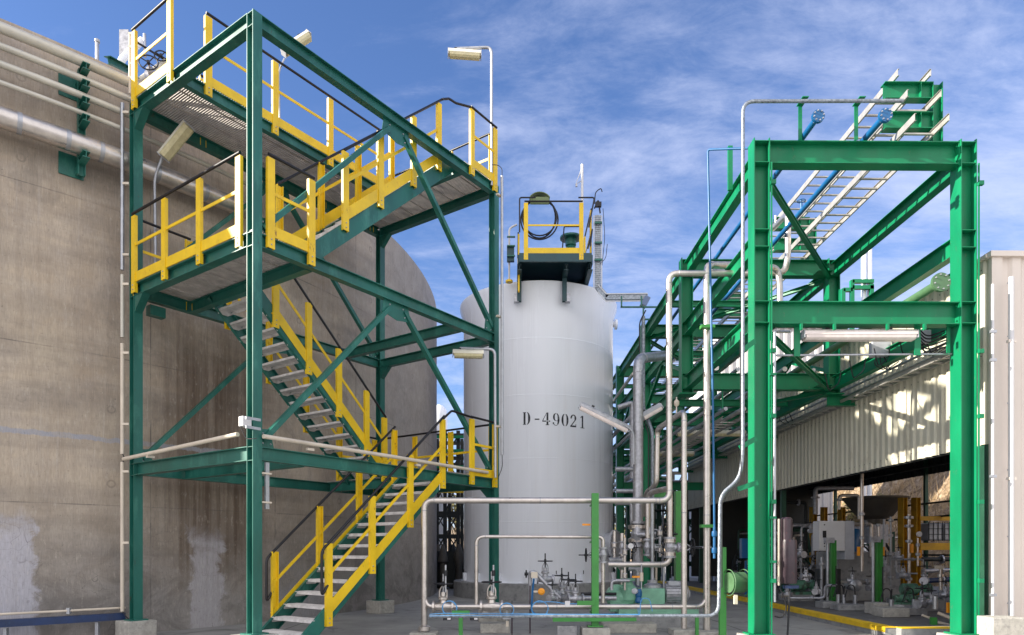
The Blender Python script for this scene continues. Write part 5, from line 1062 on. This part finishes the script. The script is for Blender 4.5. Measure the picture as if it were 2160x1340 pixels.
for p, q in ((at(1261, 455, Yl+.05), at(1261, 608, Yl+.05)), (at(1261, 606, Yl+.05), at(1279, 628, Yl+.05)), (at(1277, 627, Yl+.05), at(1366, 627, Yl+.05)), (at(1366, 628, Yl), at(1356, 646, 17.0))): m.bar(p, q, .15, .08, (0, 1, 0))
m.build('mesh_duct', 'mesh', t)
for v in (470, 512, 548): MB().box(at(1262, v, Yl-.05), (.2, .04, .05)).build('bracket', 'tgreen', t)
for (u0, v0, u1, v1) in ((1311, 625, 1311, 648), (1353, 625, 1353, 648), (1309, 648, 1385, 648), (1357, 648, 1357, 674), (1352, 674, 1372, 674)): MB().bar(at(u0, v0, 16.8), at(u1, v1, 16.8), .035, .035, (0, 1, 0)).build('frame', 'tgreen', t)
t = thing('platform_cables', 'tangle of thin cables and fittings at the platform right corner', 'cable', at(1258, 430, 18.4)); b = MB()
b.tube([at(1254, 430, 18.4), at(1256, 405, 18.4), at(1268, 397, 18.4), at(1270, 405, 18.4)], .014, .1, 6); b.tube([at(1254, 440, 18.4), at(1262, 420, 18.4), at(1266, 450, 18.4)], .02, .1, 6); b.tube([at(1272, 440, 18.4), at(1276, 500, 18.4), at(1270, 560, 18.4)], .008, .2, 6); b.tube([at(1281, 515, 18.4), at(1278, 545, 18.4), at(1266, 557, 18.4)], .008, .2, 6); b.box(at(1262, 432, 18.4), (.16, .1, .12)); b.tube([at(1240, 525, 18.3), at(1246, 500, 18.3), at(1250, 480, 18.3), at(1245, 520, 18.3)], .02, .1, 6)
b.build('cables', 'rubber', t)
# ---------------- equipment inside the shed ----------------
def bx(m, p, d): return m.box(p, d)
fl = .15
def stand(u, y): p = at(u, 1200, y); return V((p.x, y, fl))
def span(u0, u1, y): return (u1-u0)/F*y
def zz_(v, y): return at(0, v, y).z
for i, (u, y, vt, w, lb) in enumerate(((1757, 15.2, 1140, .11, 'green instrument post in the shed before the grey cabinet'), (1854, 14.1, 1138, .11, 'green instrument post in the shed with silver conduit, nearer the yard'))):
    p = stand(u, y); t = thing('instrument_post', lb, 'post', p, 'green instrument posts in the shed'); h = zz_(vt, y)
    MB().hc(p, p+Z*(h-fl), w, w, (1, 0, 0)).build('post', 'lgreen', t); MB().cyl(p+V((-.12, 0, .03)), p+V((-.12, 0, h-fl-.05)), .032).build('conduit', 'galv', t); MB().box(p+V((-.10, -.03, h-fl)), (.20, .1, .12)).build('box', 'dsteel', t)
    MB().tube([p+V((.02, -.1, .9)), p+V((.02, -.12, .1)), p+V((.15, -.15, .12)), p+V((.2, -.12, .45))], .012, .1, 8).build('cable', 'rubber', t)
t = thing('control_cabinet', 'white control cabinet with black display inside the shed', 'cabinet', stand(1751, 16.2)); y = 16.2; p = at(1748, 1131, y)
MB().box(p, (.60, .35, .70)).build('cabinet', 'plastic', t, bev=.01); MB().box(p+V((.42, .1, -.1)), (.22, .5, .9)).build('side_panel', 'grey', t); MB().box(p+V((-.18, -.18, .04)), (.08, .012, .16)).build('display', 'rubber', t)
for dz in (-.12, -.18, -.24, .26): MB().box(p+V((-.18, -.18, dz)), (.025, .012, .025)).build('button', 'rubber', t)
MB().box((p.x, y+.05, .55), (.5, .25, .8)).build('pedestal', 'dark', t)
o = MB().box(V((at(1820, 0, 17).x, 17.3, .75)), (1.55, 1.2, 1.2)).build('dosing_tank', 'gconc', bev=.03); tag(o, 'low grey concrete tank wall in the middle of the shed', 'tank')
t = thing('hopper', 'wide brown conical hopper under the shed roof', 'hopper', at(1845, 1080, 19)); c = at(1845, 1050, 19)
MB().lathe(c, -Z, [(.86, 0), (.86, .05), (.80, .06), (.45, .52), (.28, .60), (.28, .75)], 32, False).build('cone', 'hopper', t); MB().box(c-Z*1.0, (.5, .5, .5)).build('feeder', 'dsteel', t)
for s in (-.5, .5): MB().box(V((c.x+s, c.y, 1.0)), (.08, .08, 1.8)).build('leg', 'dgreen', t)
for i, (u, y, lb) in enumerate(((1904, 18, 'yellow steel column right of the hopper'), (1932, 18.2, 'yellow steel column nearest the hillside view'), (1715, 22, 'yellow steel column deep in the shed left'), (1775, 21, 'yellow steel column deep in the shed behind the cabinet'), (1738, 23, 'dim yellow column at the back of the shed'))):
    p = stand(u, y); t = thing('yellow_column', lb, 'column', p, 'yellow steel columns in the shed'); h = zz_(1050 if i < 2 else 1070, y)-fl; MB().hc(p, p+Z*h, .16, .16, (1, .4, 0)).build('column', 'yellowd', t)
t = thing('yellow_gantry', 'yellow rails in front of the caged white containers', 'rail', at(1975, 1120, 19.5))
for v, h in ((1094, .12), (1153, .20)): MB().box(at(1985, v, 19.4), (1.2, .1, h)).build('rail', 'yellowd', t)
for i, (u, lb) in enumerate(((1962, 'caged white container, left of two behind the yellow rails'), (1995, 'caged white container, right of two behind the yellow rails'))):
    p = at(u, 1122, 19.9); t = thing('container', lb, 'container', p, 'caged containers'); MB().box(p, (.40, .5, .50)).build('bottle', 'grey', t, bev=.05)
    b = MB()
    for k in range(4): b.box(p+V((-.2+k*.133, -.27, 0)), (.015, .015, .55)); b.box(p+V((0, -.27, -.24+k*.16)), (.42, .015, .015))
    b.build('cage', 'dark', t)
def vpipe(label, u, y, v0, v1, r=.028, m='galv', fit=()):
    t = thing('process_pipe', label, 'pipe', at(u, v1, y), 'upright process pipes in the shed'); MB().cyl(at(u, v0, y), at(u, v1, y), r, 10).build('pipe', m, t)
    for v, rr_, mm in fit: MB().lathe(at(u, v+3, y), Z, [(r*1.1, 0), (rr_, .01), (rr_, .06), (r*1.1, .07)], 12, False).build('fitting', mm, t)
    return t
t = vpipe('tall silver pipe rising to the roof beside the hopper', 1818, 15.2, 1205, 1000, .035, 'steel', [(1085, .06, 'galv'), (1135, .05, 'galv')]); MB().box(at(1811, 1163, 15.1), (.05, .05, .2)).build('lever', 'orange', t)
t = vpipe('process pipe with yellow lever just left of the last yellow column', 1917, 15.5, 1235, 1085, .032, 'steel', [(1092, .10, 'galv'), (1110, .09, 'dsteel'), (1142, .07, 'galv'), (1222, .07, 'galv')]); MB().box(at(1923, 1157, 15.4), (.06, .05, .2)).build('lever', 'orange', t)
t = vpipe('gauge riser with a round dial right of the yellow column', 1936, 15.0, 1195, 1135, .022, 'steel', [(1150, .04, 'galv'), (1170, .05, 'galv')]); MB().lathe(at(1938, 1127, 15.0), (0, -1, 0), [(.06, 0), (.06, .03)], 18, False).build('dial', 'plastic', t); MB().box(at(1941, 1168, 15.0), (.05, .05, .16)).build('lever', 'orange', t)
t = vpipe('silver riser behind the nearer green instrument post', 1853, 15.8, 1140, 1105, .03, 'steel', [(1108, .05, 'galv')])
t = vpipe('slim riser with levers behind the green instrument post', 1879, 15.8, 1235, 1090, .026, 'galv', [(1098, .06, 'galv'), (1130, .05, 'galv'), (1170, .06, 'galv'), (1218, .06, 'galv')]); MB().box(at(1863, 1163, 15.6), (.05, .05, .2)).build('lever', 'orange', t)
vpipe('thin pipe standing before the low concrete tank wall', 1733, 15.6, 1272, 1175, .035, 'galv', [(1190, .06, 'dsteel')]); vpipe('short steel riser at the hillside end of the shed', 1984, 13.6, 1245, 1195, .03, 'steel', [(1215, .06, 'steel')])
t = bpy.data.objects['process_pipe.006']; MB().box(at(1981, 1197, 13.6), (.14, .08, .07)).build('head', 'cream', t)
def spump(label, u, v, y, s=1.0):
    t = thing('small_pump', label, 'pump', at(u, v, y), 'pale green pumps in the shed'); p = at(u, v, y)
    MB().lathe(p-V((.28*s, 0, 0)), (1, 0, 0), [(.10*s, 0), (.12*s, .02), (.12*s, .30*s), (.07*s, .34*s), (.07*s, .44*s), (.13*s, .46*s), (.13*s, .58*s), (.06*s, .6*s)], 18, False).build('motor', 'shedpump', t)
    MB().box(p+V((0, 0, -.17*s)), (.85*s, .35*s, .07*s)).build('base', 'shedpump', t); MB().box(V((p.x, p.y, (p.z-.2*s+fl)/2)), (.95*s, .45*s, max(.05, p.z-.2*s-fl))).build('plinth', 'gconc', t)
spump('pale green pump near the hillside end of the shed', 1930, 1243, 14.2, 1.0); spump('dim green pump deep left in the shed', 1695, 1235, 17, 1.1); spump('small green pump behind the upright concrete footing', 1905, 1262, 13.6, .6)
for i, (u, y, w, h, lb) in enumerate(((1878, 12.9, .5, .17, 'concrete footing in the shed at the nearer green post'), (1853, 13.4, .35, .22, 'whitewashed footing under the nearer green instrument post'), (1790, 14.3, .6, .12, 'low concrete footing in the shed below the concrete tank wall'), (1745, 14.8, .35, .14, 'small footing under the further green instrument post'), (1922, 13.3, .4, .14, 'small footing beside the pale green shed pump'))):
    p = stand(u, y); o = MB().box(p+Z*h/2, (w, .4, h)).build('shed_footing', 'conc' if i < 2 else 'gconc', org=p, bev=.01); tag(o, lb, 'footing', 'concrete footings in the shed')
for i, (u, y, lb) in enumerate(((1768, 14.6, 'pale conduit stub with bent black cable, leftmost'), (1780, 14.5, 'pale conduit stub with bent black cable, second'), (1804, 14.4, 'pale conduit stub with bent black cable, third'), (1880, 13.1, 'pale conduit stub on the footing at the nearer green post'), (1928, 13.2, 'pale conduit stub beside the shed pump'))):
    p = stand(u, y); t = thing('conduit_stub', lb, 'conduit', p, 'conduit stubs in the shed floor'); MB().cyl(p, p+Z*.30, .04).build('stub', 'galv', t); MB().tube([p+Z*.3, p+V((-.02, 0, .5)), p+V((-.15, -.02, .52)), p+V((-.22, 0, .25))], .012, .1, 8).build('cable', 'rubber', t)
t = thing('blue_drum', 'blue plastic tank deep in the shed behind the cabinet', 'tank', at(1795, 1140, 18.2)); MB().lathe(at(1795, 1172, 18.2), Z, [(.26, 0), (.28, .05), (.28, .6), (.2, .7), (.1, .72)], 20).build('shell', 'blue', t)
t = thing('blue_box', 'blue cabinet on a leg left of the left portal column', 'box', at(1573, 1155, 19)); MB().box(at(1573, 1157, 19), (.28, .2, .55)).build('box', 'blue', t, bev=.01); MB().box(V((at(1573, 0, 19).x, 19, .6)), (.05, .05, 1.0)).build('leg', 'blue', t)
# covered extinguisher by the portal column
t = thing('extinguisher_box', 'tall dark red covered extinguisher hung beside the left portal column', 'extinguisher', at(1664, 1160, 11.0)); y = 11.0
MB().lathe(at(1663, 1231, y), Z, [(.12, 0), (.13, .03), (.13, .66), (.12, .70)], 20).build('cover', 'brown', t); MB().lathe(at(1659, 1139, y), Z, [(.09, 0), (.09, .33), (.06, .36)], 18).build('top_cover', 'brown', t)
MB().tube([at(1643, 1235, y), at(1643, 1095, y)], .018).build('side_tube', 'cream', t); MB().box(at(1668, 1238, y), (.22, .1, .05)).build('handle', 'navyb', t)
MB().tube([at(1644, 1240, y), at(1655, 1262, y), at(1660, 1285, y), at(1650, 1305, y), at(1634, 1300, y)], .011, .1, 8).build('hose', 'rubber', t)
MB().tube([at(1666, 1238, y), at(1664, 1290, 10.9), at(1661, 1345, 10.8)], .016, .1, 8).build('stand_leg', 'rubber', t)
# sunlit pipe ends at the kerb corner
t = thing('kerb_pipes', 'pale pipes with a yellow lever at the kerb corner by the right column', 'pipe', at(1985, 1305, 11.6)); MB().tube([at(1945, 1298, 11.7), at(1965, 1305, 11.7)], .02).build('pipe', 'cream', t)
for (u0, v0, u1, v1) in ((1978, 1293, 2010, 1306), (1978, 1313, 2012, 1322)): MB().cyl(at(u0, v0, 11.6), at(u1, v1, 11.5), .028).build('pipe', 'cream', t)
MB().box(at(2001, 1282, 11.5), (.05, .05, .17)).build('lever', 'orange', t); MB().box(at(1969, 1313, 11.5), (.09, .06, .17)).build('support', 'lgreen', t); MB().cyl(at(1973, 1285, 11.6), at(1973, 1258, 11.6), .04).build('riser', 'galv', t)
# dim background pipework in the shed
random.seed(5); 
for g in range(8):
    y = 18.2+g*1.05; x0 = 7.7+(g % 3)*1.2; lb = ('nearest', 'second', 'third', 'fourth', 'fifth', 'sixth', 'seventh', 'furthest')[g]
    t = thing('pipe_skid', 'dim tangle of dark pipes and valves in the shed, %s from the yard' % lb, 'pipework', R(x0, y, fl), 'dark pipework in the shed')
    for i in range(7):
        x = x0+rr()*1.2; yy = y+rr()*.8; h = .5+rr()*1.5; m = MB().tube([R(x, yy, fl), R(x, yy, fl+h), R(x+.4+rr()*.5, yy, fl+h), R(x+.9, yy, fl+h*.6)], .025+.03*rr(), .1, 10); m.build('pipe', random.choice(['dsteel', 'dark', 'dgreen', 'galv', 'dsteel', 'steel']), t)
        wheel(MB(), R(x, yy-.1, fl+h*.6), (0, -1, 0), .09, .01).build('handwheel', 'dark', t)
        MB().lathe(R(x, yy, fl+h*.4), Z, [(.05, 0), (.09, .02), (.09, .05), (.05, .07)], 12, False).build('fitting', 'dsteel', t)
# overhead clutter under the shed roof
t = thing('roof_pipes', 'dark pipes and cable trays hung under the shed roof', 'pipework', R(9, 18, 4))
for i in range(9): x = 7.8+i*.5; z = 3.3+rr()*1.6; MB().cyl(R(x, 13, z), R(x, 26.5, z), .03+rr()*.05, 10).build('pipe', random.choice(['dark', 'dsteel', 'hopper']), t)
for i in range(6): y = 15+i*1.9; MB().bar(R(7.6, y, 3.6+rr()*.5), R(11.5, y, 3.6+rr()*.5), .07, .07).build('cross_tray', 'dark', t)
# more small valves and lines along the shed front
sv = make_valve(1.0, 'rubber', 'dsteel'); sv['group'] = 'small valves inside the shed'
spots = [(1700, 1215, 14.8, 'small shed valve low beside the dark red extinguisher cover'), (1722, 1248, 14.6, 'small shed valve before the thin pipe at the cabinet foot'), (1688, 1170, 15.5, 'small shed valve at chest height left of the cabinet'), (1798, 1225, 15.0, 'small shed valve before the grey tank wall, left'), (1838, 1240, 15.1, 'small shed valve before the grey tank wall, right'), (1868, 1200, 15.6, 'small shed valve behind the nearer green post'), (1895, 1175, 15.4, 'small shed valve left of the yellow columns'), (1905, 1215, 14.6, 'small shed valve above the pale pump'), (1950, 1225, 14.0, 'small shed valve right of the pale pump'), (1965, 1270, 12.6, 'small shed valve near the kerb corner'), (1995, 1255, 13.0, 'small shed valve beside the right portal column'), (1945, 1275, 12.7, 'small shed valve nearest the yellow kerb'), (1710, 1120, 17, 'small shed valve high up deep in the shed'), (1660, 1255, 15.5, 'small shed valve low behind the hanging hoses')]
for i, (u, v, y, lb) in enumerate(spots):
    place(sv, at(u, v, y), (0, 0, i*.9), .75+.25*(i % 3)*.6, lb, i == 0)
for i, (pts, r, m, lb) in enumerate((
    ([(1665, 1262, 15.3), (1740, 1262, 15.0), (1740, 1235, 15.0), (1765, 1235, 14.8)], .03, 'dsteel', 'bent low shed pipe left of the first green instrument post'),
    ([(1775, 1228, 15.1), (1860, 1228, 15.1), (1860, 1262, 15.0)], .035, 'steel', 'low pipe run before the grey tank wall'),
    ([(1880, 1180, 15.4), (1950, 1180, 15.2), (1950, 1245, 15.0)], .022, 'galv', 'galvanised pipe bend under the yellow columns'),
    ([(1890, 1165, 15.6), (1890, 1210, 15.6), (1935, 1210, 15.3)], .02, 'galv', 'thin pipe elbow beside the slim riser'),
    ([(1940, 1255, 13.6), (2008, 1255, 13.4)], .05, 'dsteel', 'dark low pipe by the right portal column'),
    ([(1945, 1180, 18.5), (2010, 1180, 18.5)], .06, 'dark', 'dark horizontal pipe below the lower yellow rail'),
    ([(1945, 1205, 17.5), (2010, 1202, 17.5)], .05, 'dsteel', 'grey horizontal pipe low at the hillside end'),
    ([(1945, 1226, 16.5), (2010, 1222, 16.5)], .06, 'navyb', 'navy pipe low at the hillside end'),
    ([(1655, 1060, 20), (1700, 1060, 20), (1700, 1180, 20)], .05, 'dark', 'dark pipe bend deep in the shed at left'),
    ([(1720, 1085, 19), (1720, 1030, 19), (1800, 1030, 19)], .06, 'dsteel', 'grey pipe bend under the shed roof behind the cabinet'),
    ([(1770, 1075, 18), (1770, 1045, 18), (1812, 1045, 18), (1812, 1095, 18)], .04, 'steel', 'shiny pipe loop left of the hopper'),
    ([(1865, 1095, 16.4), (1865, 1230, 16.4)], .03, 'dsteel', 'grey upright pipe behind the nearer green instrument post'),
    ([(1800, 1105, 16.4), (1838, 1105, 16.4), (1838, 1175, 16.4)], .045, 'steel', 'steel pipe bend in front of the hopper'))):
    t = thing('shed_pipe', lb, 'pipe', at(*pts[0]), 'pipe runs inside the shed'); MB().tube([at(*p) for p in pts], r, .1, 10).build('pipe', m, t)
    q = at(*pts[0]).lerp(at(*pts[1]), .6); MB().lathe(q, at(*pts[1])-at(*pts[0]), [(r, 0), (r*1.9, .01), (r*1.9, .05), (r, .06)], 14, False).build('flange', 'dsteel', t)
t = thing('round_motor', 'round pale motor end before the grey tank wall', 'motor', at(1805, 1240, 14.9)); MB().lathe(at(1806, 1235, 14.9), (0, -1, 0), [(.12, -.3), (.13, 0), (.11, .02), (.03, .04)], 22, False).build('motor', 'galv', t)
t = thing('drip_tray', 'white sheet box at the foot of the nearer green instrument post', 'box', at(1850, 1285, 13.6)); MB().box(at(1868, 1283, 13.5), (.62, .2, .14)).build('box', 'plastic', t)
# ---------------- distant plant between the tanks and behind the rack ----------------
def lattice(name, label, x0, x1, y, zt, n, m, lv, parent=None):
    t = thing(name, label, 'steel structure', (x0, y, 0), 'distant steel structures')
    for i in range(n+1):
        x = x0+(x1-x0)*i/n; MB().box((x, y, zt/2), (.16, .16, zt)).build('column', m, t)
        MB().box((x, y+2.2, zt/2), (.14, .14, zt)).build('column', m, t)
    for k, z in enumerate(lv):
        MB().bar((x0, y, z), (x1, y, z), .12, .16).build('beam', m, t); MB().bar((x0, y+2.2, z), (x1, y+2.2, z), .12, .16).build('beam', m, t)
        for i in range(n):
            xa_ = x0+(x1-x0)*i/n; xb_ = x0+(x1-x0)*(i+1)/n
            if k: MB().bar((xa_, y, lv[k-1]), (xb_, y, z), .06, .06, (0, 1, 0)).build('brace', m, t); MB().bar((xb_, y+2.2, lv[k-1]), (xa_, y+2.2, z), .05, .05, (0, 1, 0)).build('brace', m, t)
    return t
t = lattice('distant_structure', 'dark steel lattice with green beams between the two tanks', -3.5, -1.2, 30, 6.6, 4, 'dark', (1.0, 2.0, 3.0, 4.4, 5.4, 6.4))
for z in (5.0, 5.7, 6.3): MB().bar((-3.6, 29.8, z), (-1.0, 29.8, z), .1, .12).build('beam', 'rgreen', t)
for z in (3.6, 3.9, 4.2): MB().bar((-3.6, 29.6, z), (-1.2, 29.6, z), .06, .09).build('rail', 'yellow', t)
lattice('distant_structure', 'dark steel lattice right of the white tank behind the rack', 4.3, 8.5, 34, 5.5, 6, 'dark', (1.0, 1.9, 2.9, 3.9, 5.2))
t = lattice('distant_structure', 'dark pipe frames seen under the rack behind the upright pipes', 5.2, 9.6, 28.5, 4.2, 5, 'dgreen', (.8, 1.7, 2.6, 3.6))
for i in range(8): MB().cyl((5.2+i*.5, 28.2, .1), (5.2+i*.5, 28.2, 3.9), .05, 10).build('pipe', random.choice(['dark', 'dsteel']), t)
for i in range(5): MB().cyl((5.0, 28.0, 3.0+i*.3), (9.6, 28.0, 3.0+i*.3), .05, 10).build('pipe', random.choice(['dark', 'dsteel', 'galv']), t)
t = thing('far_white_tank', 'pale round-topped vessel far off between the two tanks', 'tank', at(933, 1100, 34)); c = at(926, 0, 34); c = V((c.x, 34, 0)); MB().lathe(c, Z, [(.42, 0), (.42, 8.0), (.38, 8.3), (.25, 8.5), (.02, 8.6)], 28).build('shell', 'white', t)
t = thing('dark_skid', 'dark machinery low between the two tanks', 'machinery', (-2.6, 24, 0)); 
for i in range(7): x = -3.0+i*.28; MB().lathe((x, 24+rr()*2, 0), Z, [(.12, 0), (.12, .5+rr()), (.2, .8+rr()*.6), (.05, 1.6)], 12).build('vessel', random.choice(['dark', 'dsteel', 'hopper']), t)
MB().box((-2.4, 25, .7), (1.8, .8, 1.3)).build('enclosure', 'dark', t)
# ---------------- trees beyond the plant ----------------
def tree(label, x, y, h, r, seed):
    random.seed(seed); t = thing('tree', label, 'tree', (x, y, 0), 'trees beyond the plant'); b = MB().tube([(x, y, 0), (x+.1, y, h*.35), (x, y+.1, h*.6)], .12, .2, 8)
    for i in range(9): a = rr()*6.3; q = r*(.5+.4*rr()); b.tube([(x, y, h*(.3+.3*rr())), (x+q*math.cos(a), y+q*math.sin(a), h*(.6+.35*rr()))], .04, 0, 6)
    b.build('trunk', 'bark', t); m = MB()
    cl = [(x+r*(rr()*2-1)*.8, y+r*(rr()*2-1)*.8, h*(.45+.5*rr()), r*(.2+.25*rr())) for _ in range(22)]
    for cx_, cy_, cz_, cr in cl:
        for k in range(60):
            d = V((random.gauss(0, 1), random.gauss(0, 1), random.gauss(0, .8))).normalized()*cr*(.5+.6*rr()); c = V((cx_, cy_, cz_))+d; s = .07+.08*rr()
            u_ = V((rr()-.5, rr()-.5, rr()-.5)).normalized()*s; w_ = u_.orthogonal().normalized()*s*.6; m.add([c-u_, c+w_, c+u_, c-w_], [(0, 1, 2, 3)])
    m.build('crown', 'leaf', t)
for i, (x, y, h, r, lb) in enumerate(((-3.6, 44, 5.5, 2.0, 'olive-green tree seen in the gap between the two tanks'), (5.5, 46, 5.5, 2.4, 'olive-green tree behind the rack just right of the white tank'), (8.8, 43, 4.6, 2.2, 'olive-green tree behind the far rack frames'), (17.5, 36, 4, 1.8, 'bushy tree on the hillside beyond the shed'))): tree(lb, x, y, h, r, i+3)
